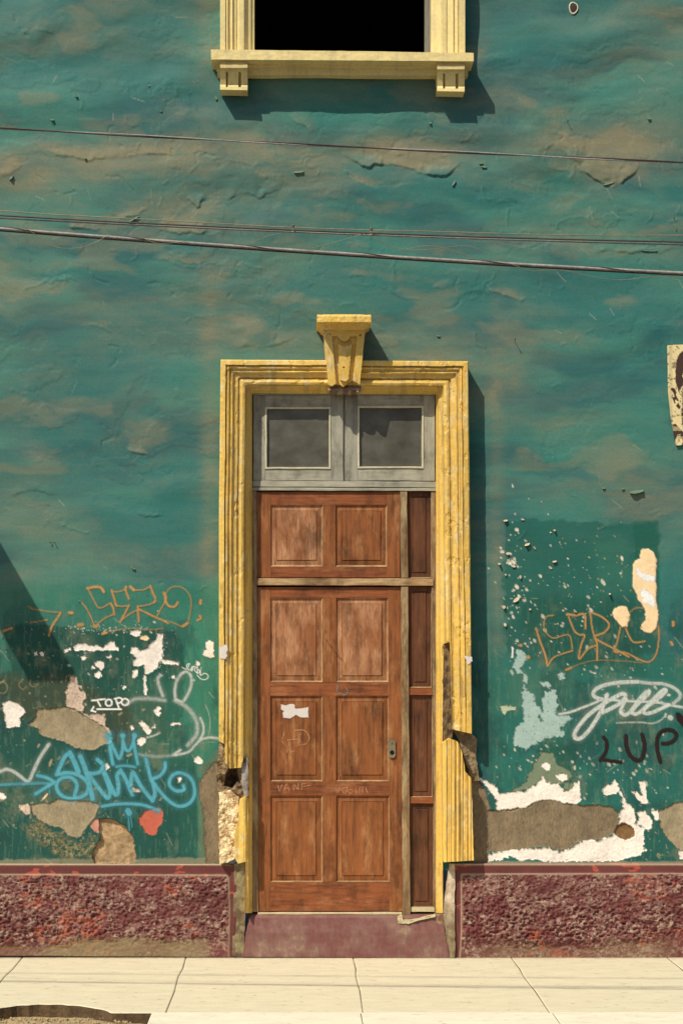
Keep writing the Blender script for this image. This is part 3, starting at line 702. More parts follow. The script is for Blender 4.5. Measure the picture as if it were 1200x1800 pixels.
tag('orange outlined letters right of the door', M_or, .0030, [(Zq(P), w * .82, .8, a * .92) for P, w, a in [
 ([(338,750),(360,820),(390,900),(405,968)], 4.2, .95), ([(405,970),(440,920),(500,895),(550,880)], 3.2, .9), ([(550,880),(545,830),(525,785),(440,805),(395,770),(383,720),(400,680),(440,672)], OW, .85),
 ([(520,665),(570,672),(620,668),(627,748)], 5, 1), ([(528,680),(560,760),(590,785),(622,790),(600,850),(590,928),(640,870),(695,845)], 4, .9), ([(655,655),(665,740),(680,800),(695,845),(695,935)], 4, .9),
 ([(650,652),(720,680),(765,725),(740,770),(680,800),(740,840),(800,870),(880,915)], 4.4, .9), ([(832,740),(812,830),(795,885),(860,890),(940,930),(1000,945),(1040,900),(1055,820),(1055,740)], 3.8, .85),
 ([(860,740),(880,790),(910,830),(975,825)], 3.8, .9), ([(885,655),(920,630),(970,630)], 3.4, .6), ([(520,990),(600,955),(700,935),(850,940),(960,950)], 2.4, .45), ([(515,992),(545,978)], 5, .9),
 ([(1140,712),(1140,730)], 7, .95), ([(1128,830),(1135,845)], 6, .95), ([(246,848),(250,849)], 7, .95), ([(292,915),(293,920)], 7, .95), ([(800,880),(810,884)], 6, .9)]])
tag('small white word TOPO with underline arrow', M_ws, .0026, [(Z5(P), 2.7, .7, 1.0, s) for P, s in [
 ([(485,695),(555,686)], 0), ([(514,692),(531,724)], 0), ([(575 + 17 * math.cos(a), 706 + 17 * math.sin(a)) for a in np.linspace(0, 6.3, 12)], 1), ([(610,684),(628,732)], 0), ([(606,686),(630,680),(646,688),(640,702),(618,710)], 1),
 ([(661 + 19 * math.cos(a), 702 + 17 * math.sin(a)) for a in np.linspace(0, 6.3, 12)], 1), ([(514,740),(640,740)], 0), ([(496,727),(483,748),(505,753)], 0)]])
Zw = lambda P: T(P, 180, 1180, 5.4545)
tag('soft white spray rabbit outline', M_wh, .0022, [(Zw(P), w, s, a) for P, w, s, a in [
 ([(560,40),(535,65),(540,120),(560,180),(580,235)], 5.5, 2.2, .75), ([(700,250),(697,180),(715,90),(765,20),(820,8),(855,60),(850,140),(820,220),(770,290),(700,268)], 5, 1.8, .85),
 ([(240,310),(320,265),(420,262),(520,268),(600,280)], 6.5, 3, .55), ([(700,280),(790,330),(860,400),(905,490),(910,570),(890,630),(820,710)], 7, 3, .6), ([(940,450),(968,520),(968,590),(935,655),(880,720),(820,775),(680,805),(750,755)], 4.4, 1.5, .8),
 ([(1112,645),(1030,635),(950,655),(890,710)], 4.4, 1.5, .8), ([(330,790),(440,812),(560,818),(680,805)], 5, 2.5, .4), ([(430,635),(500,615),(550,590)], 3.4, 1.2, .7), ([(990,325),(1020,400),(1035,500),(1025,600)], 1.6, .7, .5)]])
tag('white looping spray arc at the left edge', M_wh, .0022, [(T(P, 0, 1340, 6), 6, 2, .8) for P in [[(-20,110),(60,75),(120,85),(180,120),(240,165),(290,208)], [(290,208),(320,180),(350,110),(400,0),(450,-90),(520,-190)]]])
Zk = Z6
BW = 7.5
tag('sky blue spray tag with three point crown', M_bl, .0038, [(Zk(P), w, 1.8, a) for P, w, a in [
 ([(-10,300),(80,295),(150,292),(285,290)], 5.5, .7), ([(200,250),(250,262),(290,285)], 6.5, 1), ([(290,285),(240,315),(190,347)], 6.5, 1), ([(262,300),(263,345)], 2.4, .8),
 ([(415,232),(395,180),(370,130)], BW + 2, 1), ([(370,128),(345,150),(320,200),(300,245)], BW, 1), ([(300,245),(360,235),(420,250),(465,290),(460,340),(420,365),(360,370),(312,340),(300,295),(330,262),(380,262),(408,300),(395,355)], BW - .5, 1),
 ([(425,150),(450,210),(470,280),(490,370)], BW + 1.5, 1), ([(515,165),(545,195),(532,228),(490,240),(462,235)], BW, 1), ([(475,250),(510,300),(550,350),(572,368),(582,330),(562,270),(540,210)], BW, 1),
 ([(545,215),(575,280),(605,345),(622,345),(626,300),(620,250),(638,222)], BW, 1), ([(638,225),(660,260),(690,330),(700,350)], BW, 1), ([(690,300),(695,255),(705,235),(735,290),(770,340),(805,380)], BW, 1), ([(805,383),(818,340),(805,280)], BW, 1),
 ([(770,160),(782,210),(795,262),(800,280)], BW - 1, 1), ([(872,182),(870,215),(845,250),(800,270)], BW - 1, 1), ([(800,272),(850,340),(900,390),(950,412),(1000,395),(1026,350),(1020,290),(990,250),(940,235),(903,258),(895,300),(930,330),(970,325),(968,302)], BW - 1, 1),
 ([(574,40),(577,41)], 11, 1), ([(648,39),(650,40)], 9.5, 1), ([(710,38),(712,39)], 9.5, 1), ([(578,55),(584,120),(597,190)], 6.5, 1), ([(584,70),(605,115),(630,160),(648,110),(650,50)], 6, 1), ([(650,70),(665,112),(682,118),(700,85),(710,45)], 6, 1), ([(706,70),(714,120),(728,190)], 6, 1),
 ([(615,203),(660,198),(715,205)], 5, .9), ([(540,412),(620,400),(720,400),(780,412),(838,435)], 6, .95), ([(677,436),(682,446)], 11, .95), ([(676,450),(684,540)], 2, .8), ([(688,450),(698,520)], 1.8, .7), ([(672,165),(674,190)], 2, .7)]])
Zp = lambda P: T(P, 980, 1180, 5.4545)
tag('white script tag above the black letters', M_wh, .0030, [(Zp(P), w, 1.1, a) for P, w, a in [
 ([(10,412),(120,390),(230,350),(330,310),(400,280)], 4.2, .95), ([(440,275),(370,255),(338,225),(350,185),(400,150),(500,120),(620,105),(760,100)], 7, .9), ([(760,100),(880,115),(1000,120),(1100,155),(1165,210),(1160,260),(1100,310)], 6, .75),
 ([(470,225),(440,310),(385,430),(300,560),(220,640),(165,640),(160,590),(210,510),(290,420),(380,350),(470,290),(560,240),(620,215),(645,240),(600,300),(520,350),(425,395)], 7, .95),
 ([(650,270),(612,340),(600,390),(640,418),(690,390),(740,320),(800,240),(850,195),(872,192),(860,225),(800,280),(740,340),(705,390),(745,410),(800,380),(880,300),(960,220),(1015,175),(1030,195),(960,262),(880,320),(822,370),(830,402),(900,395),(1000,350),(1060,322)], 6.6, .95),
 ([(480,270),(650,285),(800,290),(960,300),(1060,322),(1230,352)], 4.6, .9), ([(560,495),(680,490),(800,490),(900,500),(980,470),(1030,420)], 2.6, .6), ([(1072,443),(1078,447)], 9, .85), ([(1030,410),(1025,435)], 4, .8)]])
tag('black letters LUP in thick brush strokes', M_bk, .0030, [(Zp(P), w, .8, 1) for P, w in [
 ([(435,632),(462,670),(465,740),(440,800),(405,850)], 5.8), ([(402,852),(450,848),(500,858),(600,870)], 5.6), ([(650,620),(650,700),(680,790),(730,842),(780,850),(815,800),(828,700),(803,605)], 6.6), ([(980,870),(955,780),(945,680),(970,600),(1030,562),(1100,570),(1132,612),(1110,660),(1060,688),(1000,692)], 6.6), ([(1145,425),(1230,520)], 12)]])
tag('thin white squiggle signature beside the jamb', M_ws, .0022, [(Z5(P), 1.5, .6, .85) for P in [
 [(962,520),(985,528),(1000,500),(985,510),(1000,535),(1015,515),(1010,540)], [(1015,535),(1022,515),(1035,520),(1025,530),(1038,548)], [(1040,510),(1042,550),(1055,540),(1045,530)], [(1060,520),(1058,560),(1080,550),(1100,565),(1085,583),(1060,580),(1040,560)]]])
for P in [[(0,225),(40,232),(80,200),(75,140),(30,110)], [(250,80),(205,130),(215,170),(250,190),(280,160)], [(330,90),(320,140),(370,165),(410,130)], [(700,110),(705,60),(745,40),(790,60),(770,110)]]:
    tag('faint cream scribble near the left edge', M_scr, .0022, [(T(P, 0, 1180, 6), 1.6, .8, .45)])
tag('faint vertical drip stain under the cement patch', M_smear, .0022, [(Z6(P), 5, 1.5, .8) for P in [[(335,590),(325,640),(320,710)], [(310,560),(315,600)], [(430,590),(420,640)]]])

# ------------------------------------------------------------------ door surround (yellow stucco trim)
yel = lin((222, 184, 92)); yel_p = lin((230, 204, 128)); yel_w = lin((212, 186, 124))
def Lx(y): return np.interp(y, [600, 632, 900, 1340, 1610], [388, 388, 385.5, 384.5, 384.5])
def Rx(y): return np.interp(y, [600, 635, 900, 1290, 1520], [822, 822.5, 825, 829, 832])
def Ty(x): return np.interp(x, [380, 840], [632.0, 635.0])
def uu(x, y): return np.minimum(np.minimum(x - Lx(y), Rx(y) - x), y - Ty(x))
PU = [0, 1.2, 9.0, 9.6, 11.0, 11.6, 15, 16, 19, 20, 22, 23, 31, 31.6, 33.2, 35, 39, 43, 44.5, 46, 47, 48, 53, 54, 58]
PP = [.130, .137, .139, .121, .121, .130, .128, .120, .113, .121, .120, .106, .100, .088, .088, .097, .101, .095, .088, .070, .058, .052, .044, .030, .0]
def pf_sur(x, y):
    n = fbm(x, y, 9, 9, 601, 4, .6)
    k = fbm(x, y, 22, 30, 611, 4, .6)
    u = uu(x, y) + 1.6 * (fbm(x, y, 40, 120, 621, 2) - .5)
    p = np.interp(u, PU, PP) + (n - .5) * .0035
    p -= .004 * sstep(.66, .69, k) * (u < 46)
    return p
def cf_sur(x, y, grooves=True):
    a = fbm(x, y, 40, 70, 631, 5, .6)[:, None]; b = fbm(x, y, 8, 14, 641, 4, .65)[:, None]
    c = yel * (1 - sstep(.5, .75, a) * .5) + yel_w * sstep(.5, .75, a) * .5
    c = c * (1 - .55 * sstep(.66, .70, b)) + lin((196, 172, 120)) * .55 * sstep(.66, .70, b)
    g = sstep(.64, .70, fbm(x, y, 12, 60, 651, 4, .6))[:, None] * .35
    c = c * (1 - g) + lin((150, 122, 66)) * g
    u = uu(x, y)
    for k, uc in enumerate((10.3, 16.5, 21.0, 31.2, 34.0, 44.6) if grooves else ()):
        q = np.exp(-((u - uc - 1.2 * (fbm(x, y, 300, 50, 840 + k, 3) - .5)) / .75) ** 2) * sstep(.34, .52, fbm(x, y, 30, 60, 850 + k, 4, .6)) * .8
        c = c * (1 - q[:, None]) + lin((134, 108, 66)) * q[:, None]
    hh = (sstep(.655, .67, fbm(x, y, 7, 20, 860, 4, .65)) * (u < 46) * .55)[:, None]
    c = c * (1 - hh) + lin((222, 206, 160)) * hh
    return c * (.84 + .3 * fbm(x, y, 90, 140, 661, 4))[:, None]
lint = lambda x, y: (y - Ty(x)) <= np.minimum(x - Lx(y), Rx(y) - x)
ljb = [(388, 632), (443, 687), (443, 1605), (430, 1605), (433, 1400), (436, 1338), (428, 1331), (424, 1349), (404, 1351), (396, 1340), (395, 1308), (385, 1303), (385, 900)]
j1 = relief('door_jamb', ljb, pf_sur, -.03, M_yellow, house, .9, 2.6, cf_sur, True, lambda x, y: ~lint(x, y))
rjb = [(822.5, 635), (829, 1290), (795, 1282), (792, 1150), (790, 1128), (779, 1132), (777, 1300), (778, 1605), (766, 1605), (766, 690)]
j2 = relief('door_jamb', rjb, pf_sur, -.03, M_yellow, house, .9, 2.6, cf_sur, True, lambda x, y: ~lint(x, y))
lt = relief('door_lintel', [(388, 632), (822.5, 635), (766, 693), (443, 691)], pf_sur, -.03, M_yellow, house, 2.6, .9, cf_sur, True, lint)
# broken pieces
def frag_p(x, y):
    p = .118 + .004 * np.sin(x * .9) + (fbm(x, y, 12, 30, 671, 3) - .5) * .006
    for gx in (790, 801, 809, 818.5, 823): p -= .009 * np.exp(-((x - gx) / .9) ** 2)
    return p - .012 * sstep(3, 0, x - 777)
relief('broken_jamb_piece', jag([(777, 1306), (790, 1298), (803, 1303), (812, 1322), (817, 1355), (828, 1368), (832, 1512), (779, 1516)], .6, 8, 3), frag_p, -.01, M_yellow, house, .9, 2.5, cf_sur)
bc = lambda base, alt, s=10, sd=700: (lambda x, y: (lambda f: lin(base) * (1 - f) + lin(alt) * f)(sstep(.35, .7, fbm(x, y, s, s, sd, 5, .65))[:, None]))
relief('broken_edge', jag([(777, 1130), (791, 1127), (795, 1285), (793, 1302), (778, 1306)], .8, 6, 4), lambda x, y: .045 + .02 * (fbm(x, y, 6, 14, 681, 4) - .3), -.02, M_mason, house, 1.1, 1.5, bc((120, 98, 68), (72, 56, 40)))
relief('broken_edge', jag([(795, 1282), (828, 1288), (838, 1300), (836, 1330), (843, 1372), (834, 1372), (826, 1366), (818, 1340), (806, 1302)], .8, 6, 5), lambda x, y: .03 + .03 * (fbm(x, y, 12, 14, 682, 4) - .3), -.01, M_mason, house, 1.3, 1.3, bc((140, 122, 92), (108, 92, 68)))
def hole_p(x, y):
    p = .055 + .05 * (fbm(x, y, 13, 13, 691, 5, .6) - .4)
    d = sdf([(398, 1362), (404, 1350), (410, 1340), (416, 1352), (418, 1372), (408, 1384), (396, 1380)], x, y)
    return p - .13 * (1 - sstep(-2, 3, d))
relief('broken_masonry', jag([(385, 1305), (396, 1308), (404, 1330), (424, 1340), (437, 1332), (437, 1412), (420, 1400), (384, 1398), (381, 1370)], 1, 6, 6), hole_p, -.12, M_mason, house, 1.2, 1.2, bc((146, 124, 92), (92, 72, 50), 9))
relief('plaster_core', jag([(385, 1392), (405, 1389), (420, 1402), (418, 1440), (412, 1475), (414, 1508), (400, 1516), (386, 1520), (384, 1450)], 1.2, 6, 7), lambda x, y: .075 + .045 * (fbm(x, y, 15, 15, 693, 5, .62) - .4), -.02, M_mason, house, 1.2, 1.2, bc((232, 212, 168), (176, 142, 98), 8, 702))
relief('broken_jamb_piece', jag([(421, 1404), (432, 1399), (436, 1404), (436, 1514), (418, 1518), (413, 1508), (412, 1475), (418, 1440)], .8, 7, 8), lambda x, y: .105 - .015 * sstep(431, 436, x) + (fbm(x, y, 14, 20, 694, 3) - .5) * .01, -.02, M_yellow, house, 1.1, 2, cf_sur)
relief('broken_edge', [(425, 1345), (429, 1332), (436, 1330), (436, 1400), (430, 1402), (425, 1380)], lambda x, y: .07 + .02 * (fbm(x, y, 9, 25, 695, 3) - .5), -.02, M_mason, house, 1.2, 2, bc((160, 154, 146), (126, 118, 108), 12, 703))
# plaster toe either side of the step
relief('jamb_foot', jag([(412, 1519), (431, 1515), (431, 1602), (428, 1682), (408, 1682)], .8, 8, 9), lambda x, y: .03 + .02 * (fbm(x, y, 12, 18, 696, 4) - .5), -.03, M_mason, house, 1.5, 2, bc((104, 84, 66), (140, 128, 94), 18, 704))
relief('jamb_foot', jag([(778, 1606), (789, 1519), (799, 1519), (799, 1684), (790, 1684), (783, 1640)], .8, 8, 10), lambda x, y: .045 - .02 * sstep(5, 0, x - 787) + .012 * (fbm(x, y, 12, 18, 697, 4) - .5), -.03, M_mason, house, 1.5, 2, (lambda x, y: (lambda t: bc((200, 184, 160), (168, 150, 124), 12, 705)(x, y) * (1 - t) + bc((138, 124, 94), (112, 96, 74), 12, 708)(x, y) * t)(sstep(1570, 1640, y)[:, None])))
relief('jamb_foot', jag([(764, 1607), (780, 1606), (792, 1640), (791, 1684), (782, 1676), (770, 1640)], .8, 8, 11), lambda x, y: .012 + .012 * (fbm(x, y, 12, 18, 698, 4) - .5), -.03, M_mason, house, 1.5, 2, bc((150, 134, 108), (120, 80, 66), 16, 706))

# keystone: cap, neck and carved tapering block
key = relief('keystone', jag([(568.5, 579), (641.5, 579.5), (637, 628), (632, 676), (626, 672), (619, 668), (612, 672), (603, 680), (598, 676), (590, 674), (583, 678), (577, 676)], .25, 9, 12),
  lambda x, y: (.19 - .03 * (y - 585) / 90) - .024 * ((sdf([(583.5, 591), (593.5, 591), (598, 598), (605, 601), (612, 598), (616.5, 591), (627, 591), (620, 672), (606, 682), (591, 678)], x, y) < 0) & (sdf([(593, 604), (605, 609), (619, 603), (612.5, 667), (607, 671), (598, 668)], x, y) > 0)) - .008 * (np.hypot(x - 579.7, y - 587.5) < 1.6) - .012 * (np.hypot(x - 633, y - 589) < 1.7) - .012 * (np.hypot(x - 604, y - 646) < 1.6) + (fbm(x, y, 12, 12, 721, 3) - .5) * .003,
  .02, M_yellow, house, .8, .8, lambda x, y: cf_sur(x, y, False))
relief('keystone_cap', jag([(557, 553), (604, 552), (652, 553.5), (652, 566), (557, 566)], .5, 7, 13), lambda x, y: .295 + (fbm(x, y, 9, 9, 722, 4) - .5) * .008 - .01 * sstep(556, 553, y), 0, M_yellow, key, 1, 1, lambda x, y: cf_sur(x, y, False) * 1.03)
relief('keystone_neck', [(559, 566), (650.5, 566), (649, 570), (646, 572), (643, 577), (642, 579.5), (567.5, 579), (566, 576.5), (561, 570)], lambda x, y: np.interp(y, [566, 569, 570, 575, 576, 580], [.265, .258, .240, .228, .215, .205]) + (fbm(x, y, 12, 12, 723, 3) - .5) * .002, 0, M_yellow, key, 1.5, 1, lambda x, y: cf_sur(x, y, False))
relief('broken_edge', jag([(576, 674), (598, 672), (620, 666), (634, 674), (634, 690), (577, 689)], .6, 5, 14), lambda x, y: .108 + .02 * (fbm(x, y, 10, 5, 724, 4) - .5) - .02 * sstep(683, 681, y), 0, M_mason, key, 1, 1, bc((128, 98, 76), (170, 156, 132), 8, 707))

# ------------------------------------------------------------------ transom, door, sidelight
PF = -.020      # joinery face, behind the wall plane
tw = box('transom_window', (444, 690.5, 766, 693.5), PF + .012, PF - .06, M_greyh, house)
tw['label'] = 'grey transom of two small panes over the door'
def casement(x0, x1, gx0, gx1, y0, y1, gy0, gy1):
    box('stile', (x0, y0, gx0 - 3, y1), PF, PF - .04, M_grey, tw, wob=.25); box('stile', (gx1 + 3, y0, x1, y1), PF, PF - .04, M_grey, tw, wob=.25)
    box('rail', (gx0 - 3, y0, gx1 + 3, gy0 - 3), PF - .0015, PF - .04, M_greyh, tw, wob=.2); box('rail', (gx0 - 3, gy1 + 3, gx1 + 3, y1), PF - .0015, PF - .04, M_greyh, tw, wob=.2)
    for r in ((gx0 - 3.2, gy0 - 3.2, gx1 + 3.2, gy0), (gx0 - 3.2, gy1, gx1 + 3.2, gy1 + 3.2), (gx0 - 3.2, gy0, gx0, gy1), (gx1, gy0, gx1 + 3.2, gy1)):
        box('glazing_bead', r, PF + .005, PF - .03, M_bead, tw, .0015, wob=.35)
    mesh_np('pane', [W(gx0 - 1, gy0 - 1, PF - .014), W(gx1 + 1, gy0 - 1, PF - .014), W(gx1 + 1, gy1 + 1, PF - .014), W(gx0 - 1, gy1 + 1, PF - .014)], [(0, 1, 2, 3)], M_glass, tw)
casement(445, 603, 469, 578, 694.5, 845, 718.5, 821)
casement(606.5, 764, 631.5, 741, 694.5, 845, 716.5, 820)
box('astragal', (603.6, 694, 606.2, 845), PF - .012, PF - .05, M_grey, tw)
box('transom_rail', None, PF + .006, PF - .05, M_greyh, tw, quad=((444, 845.5), (766, 846.5), (766, 857), (444, 855.5)), wob=.3)
box('transom_rail', None, PF + .014, PF - .05, M_greyh, tw, quad=((443, 857), (767, 858), (767, 863), (443, 862)), wob=.3)

df = box('door_frame', None, PF + .008, PF - .05, M_bar, house, quad=((443.5, 863), (451, 863), (454, 1603), (441, 1603)), wob=.3)
box('frame_post', None, PF + .008, PF - .05, M_bar, df, quad=((757.5, 864), (765, 864), (771, 1604), (763, 1604)), wob=.3)
box('mullion', None, PF + .014, PF - .05, M_bar, df, quad=((703, 864), (715, 864), (717, 1015.5), (704.5, 1015.5)), wob=.4)
box('mullion', None, PF + .014, PF - .05, M_bar, df, quad=((704.5, 1031), (717, 1031), (721, 1617), (707.5, 1617)), wob=.4)
box('crossbar', None, PF + .018, PF - .05, M_barh, df, quad=((449.5, 1016.5), (761, 1017), (761, 1029.5), (449.5, 1028.5)), wob=.4)
dl = relief('door', [(452, 1032), (706, 1032), (709, 1603), (454, 1603)], lambda x, y: PF - .030 + 0 * x, PF - .05, M_door, house, 60, 140)
dl['label'] = 'weathered orange brown door leaf with six raised panels'
up = relief('overdoor', [(451, 864), (703, 864), (704, 1016), (451, 1016)], lambda x, y: PF - .030 + 0 * x, PF - .05, M_door, house, 60, 60)
up['label'] = 'fixed wooden section with two square raised panels over the door leaf'
def rp(rect, mat, parent, field=9):
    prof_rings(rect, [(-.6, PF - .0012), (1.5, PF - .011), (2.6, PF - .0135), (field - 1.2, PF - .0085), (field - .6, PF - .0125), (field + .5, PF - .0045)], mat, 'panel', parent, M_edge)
# overdoor
box('stile', None, PF, PF - .03, M_door, up, quad=((451.5, 865), (475.5, 865), (475.5, 1015), (451.5, 1015)))
box('stile', (679.5, 865, 702.5, 1015), PF, PF - .03, M_door, up)
box('rail', (475.7, 865, 679.3, 888), PF - .001, PF - .03, M_doorh, up); box('rail', (475.7, 995.5, 679.3, 1015), PF - .001, PF - .03, M_doorh, up)
box('muntin', (567, 888.2, 590, 995.3), PF - .001, PF - .03, M_door, up)
rp((475.5, 888, 567, 995.5), M_panelb, up, 11); rp((590, 888, 679.5, 995.5), M_door, up, 11)
# main leaf
box('stile', None, PF, PF - .03, M_door, dl, quad=((452.5, 1032), (474.8, 1032), (475.8, 1602), (453.5, 1602)))
box('stile', None, PF, PF - .03, M_door, dl, quad=((681, 1032), (704, 1032), (707, 1602), (685, 1602)))
rails = [(1032, 1051.5), (1198.5, 1223.5), (1373, 1399), (1550, 1601.5)]
for a, b in rails: box('rail', None, PF - .001, PF - .03, M_doorh if a != 1550 else M_doorh, dl, quad=((475.2, a), (681.8 + (a - 1051) * .006, a), (682.2 + (b - 1051) * .006, b), (475.6, b)))
for (a, b), mt in zip([(1051.5, 1198.5), (1223.5, 1373), (1399, 1550)], (M_door, M_door, M_door)): box('muntin', (566.5, a + .2, 591, b - .2), PF - .001, PF - .03, mt, dl)
for k, (a, b) in enumerate([(1051.5, 1198.5), (1223.5, 1373), (1399, 1550)]):
    rp((475.3, a, 566.5, b), M_panelb if k == 0 else M_door, dl, 11); rp((591, a, 681.8 + k * 1.2, b), M_panelb if k == 0 else M_door, dl, 11)
box('weather_strip', (453, 1604, 706, 1607.5), PF + .012, PF - .05, M_dirt, df, wob=.4)
# sidelight
sl_ = relief('sidelight', [(717, 865), (757, 865), (764, 1597), (720, 1597)], lambda x, y: PF - .034 + 0 * x, PF - .05, M_dark, house, 20, 180)
sl_['label'] = 'narrow dark fixed strip of four tall panels right of the door'
for (a, b, x0, x1) in [(865, 1016, 716, 758), (1031, 1208.5, 718, 758.5), (1222, 1401, 719, 760), (1413, 1594, 720, 762)]:
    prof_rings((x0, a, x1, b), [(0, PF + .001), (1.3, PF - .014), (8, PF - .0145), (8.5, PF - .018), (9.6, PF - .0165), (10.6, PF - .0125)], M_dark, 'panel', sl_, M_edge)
box('sidelight_bar', (715.5, 1209, 762, 1221.5), PF + .004, PF - .05, M_doorh, sl_, wob=.3)
box('sidelight_bar', (718, 1401.5, 763.5, 1412.5), PF + .004, PF - .05, M_doorh, sl_, wob=.3)
box('sidelight_bar', (720, 1594.5, 764.5, 1603), PF + .003, PF - .05, M_dirt, sl_, wob=.3)
# lock plate with keyhole
lk = relief('lock_plate', [(682, 1303), (684, 1300), (691, 1299.5), (694.5, 1302), (695, 1328), (692, 1332), (685, 1332), (682.5, 1329)], lambda x, y: PF + .009 - .006 * (np.hypot(x - 689, y - 1323) < 3.8), PF, M_metal, dl, .7, .7)
relief('keyhole', [(689 + 3.4 * math.cos(a), 1323 + 3.6 * math.sin(a)) for a in np.linspace(0, 6.28, 13)[:-1]], lambda x, y: PF + .0098 + 0 * x, PF, M_black, dl, 1, 1)
relief('screw', [(689 + 1.3 * math.cos(a), 1307 + 1.3 * math.sin(a)) for a in np.linspace(0, 6.28, 9)[:-1]], lambda x, y: PF + .0115 + 0 * x, PF, M_iron, dl, .8, .8)
# torn paper and scratched writing on the leaf
def flat_sheet(name, polys, p, mat, parent, step=.8, strokes=None, pad=4):
    pts = np.concatenate([np.asarray(P, float) for P in polys]); x0, y0 = pts.min(0) - pad; x1, y1 = pts.max(0) + pad
    gx = np.arange(x0, x1, step); gy = np.arange(y0, y1, step); X, Y = np.meshgrid(gx, gy)
    al = np.zeros(X.shape)
    if strokes: 
        for P in polys: al = np.maximum(al, 1 - sstep(strokes / 2 - .5, strokes / 2 + .6, seg_dist(smooth(P) if len(P) > 2 else P, X, Y)))
        al *= .3 + .4 * sstep(.35, .55, fbm(X, Y, 5, 5, 801, 3))
    else:
        for P in polys: al = np.maximum(al, 1 - sstep(-.5, .5, sdf(P, X, Y) + 3 * (fbm(X, Y, 6, 5, 802, 4, .6) - .5)))
    id_ = np.arange(X.size).reshape(X.shape); q = np.stack([id_[:-1, :-1], id_[:-1, 1:], id_[1:, 1:], id_[1:, :-1]], -1)
    c = (al[:-1, :-1] > .02) | (al[1:, 1:] > .02) | (al[:-1, 1:] > .02) | (al[1:, :-1] > .02)
    q = q[c]; used = np.unique(q); rem = np.full(X.size, -1); rem[used] = np.arange(len(used))
    x, y, z = W(X.ravel()[used], Y.ravel()[used], p)
    return mesh_np(name, np.stack([x, y + 0 * x, z], 1), rem[q], mat, parent, False, alpha=al.ravel()[used])
M_paper = m_flat('torn_white_paper', (212, 204, 196), .8, .06, 60, .2, True)
flat_sheet('paper_scrap', [[(494, 1238), (502, 1240), (509, 1237), (516, 1238), (520, 1246), (532, 1245), (542, 1243), (541, 1252), (542, 1261), (528, 1261), (520, 1257), (512, 1262), (498, 1262), (497, 1254), (500, 1250), (494, 1246)]], PF - .0015, M_paper, dl)['label'] = 'torn scrap of white paper'
Zd = lambda P: T(P, 430, 1230, 3.243)
M_scd = m_flat('pale_scratch_on_wood', (196, 146, 104), .8, .05, 60, 0, True)
flat_sheet('scratched_mark', [Zd(P) for P in [[(225, 190), (215, 240), (245, 270), (240, 300)], [(245, 230), (300, 225)], [(255, 240), (262, 295), (285, 290)], [(285, 175), (340, 175), (368, 215), (350, 250), (310, 260)], [(315, 195), (312, 260)]]], PF - .0015, M_scd, dl, .7, 1.5)
flat_sheet('scratched_mark', [Zd(P) for P in [[(190, 490), (200, 520), (212, 485)], [(225, 520), (240, 480), (255, 520)], [(230, 505), (250, 503)], [(280, 515), (280, 480), (305, 512), (305, 478)], [(325, 480), (325, 512)], [(325, 495), (345, 493)], [(325, 480), (348, 478)], [(355, 490), (380, 488)]]], PF + .0008, M_scd, dl, .7, 1.4)
flat_sheet('scratched_mark', [Zd(P) for P in [[(520, 510), (530, 530), (540, 500)], [(560, 505), (585, 500), (575, 535), (560, 525)], [(600, 510), (590, 525), (605, 535), (615, 520), (600, 510)], [(635, 505), (637, 535)], [(655, 500), (655, 535)], [(670, 500), (672, 530)], [(690, 505), (700, 530)]]], PF + .0008, M_scd, dl, .7, 1.3)
M_scb = m_flat('pale_blue_chalk', (110, 140, 140), .8, .05, 60, 0, True)
flat_sheet('chalk_mark', [T([(530, 1150), (530, 1185), (560, 1205), (585, 1195), (580, 1165)], 430, 850, 3.243)], PF + .0008, M_scb, dl, .7, 1.6)
M_scr2 = m_flat('dark_scratch', (60, 34, 22), .8, .05, 60, 0, True)
flat_sheet('scratched_mark', [T([(463, 890), (515, 960), (560, 1010)], 430, 850, 3.243), T([(500, 885), (520, 915)], 430, 850, 3.243)], PF + .0006, M_scr2, dl, .7, 1.2)

flat_sheet('plaster_smear', [[(385.5, 1138), (391, 1136), (399, 1133), (400, 1142), (398, 1148), (400, 1153), (396, 1158), (386, 1157)]], .1425, M_paper, j1, .8)
flat_sheet('plaster_smear', [[(815, 1151), (822, 1154), (829, 1155), (829, 1162), (822, 1168), (819, 1160)]], .1425, M_paper, j2, .8)
# step and threshold
def step_p(x, y):
    return np.interp(y, [1606, 1612, 1640, 1684], [-.015, .004, .022, .034]) + (fbm(x, y, 60, 20, 731, 4) - .5) * .008
st = relief('step', [(441, 1607), (770, 1607), (776, 1612), (783, 1640), (790, 1685), (425, 1683), (432, 1640), (438, 1612)], step_p, -.06, M_step, house, 3, 2, None, True, None, True)
st['label'] = 'worn maroon painted step under the door'
relief('broken_edge', jag([(698, 1612), (707, 1609), (708, 1617), (722, 1617), (765, 1608), (764, 1612), (735, 1618), (718, 1624), (700, 1623)], .4, 6, 15), lambda x, y: .02 + .01 * (fbm(x, y, 8, 5, 732, 3) - .5), -.02, M_dirt, st, 1, 1)

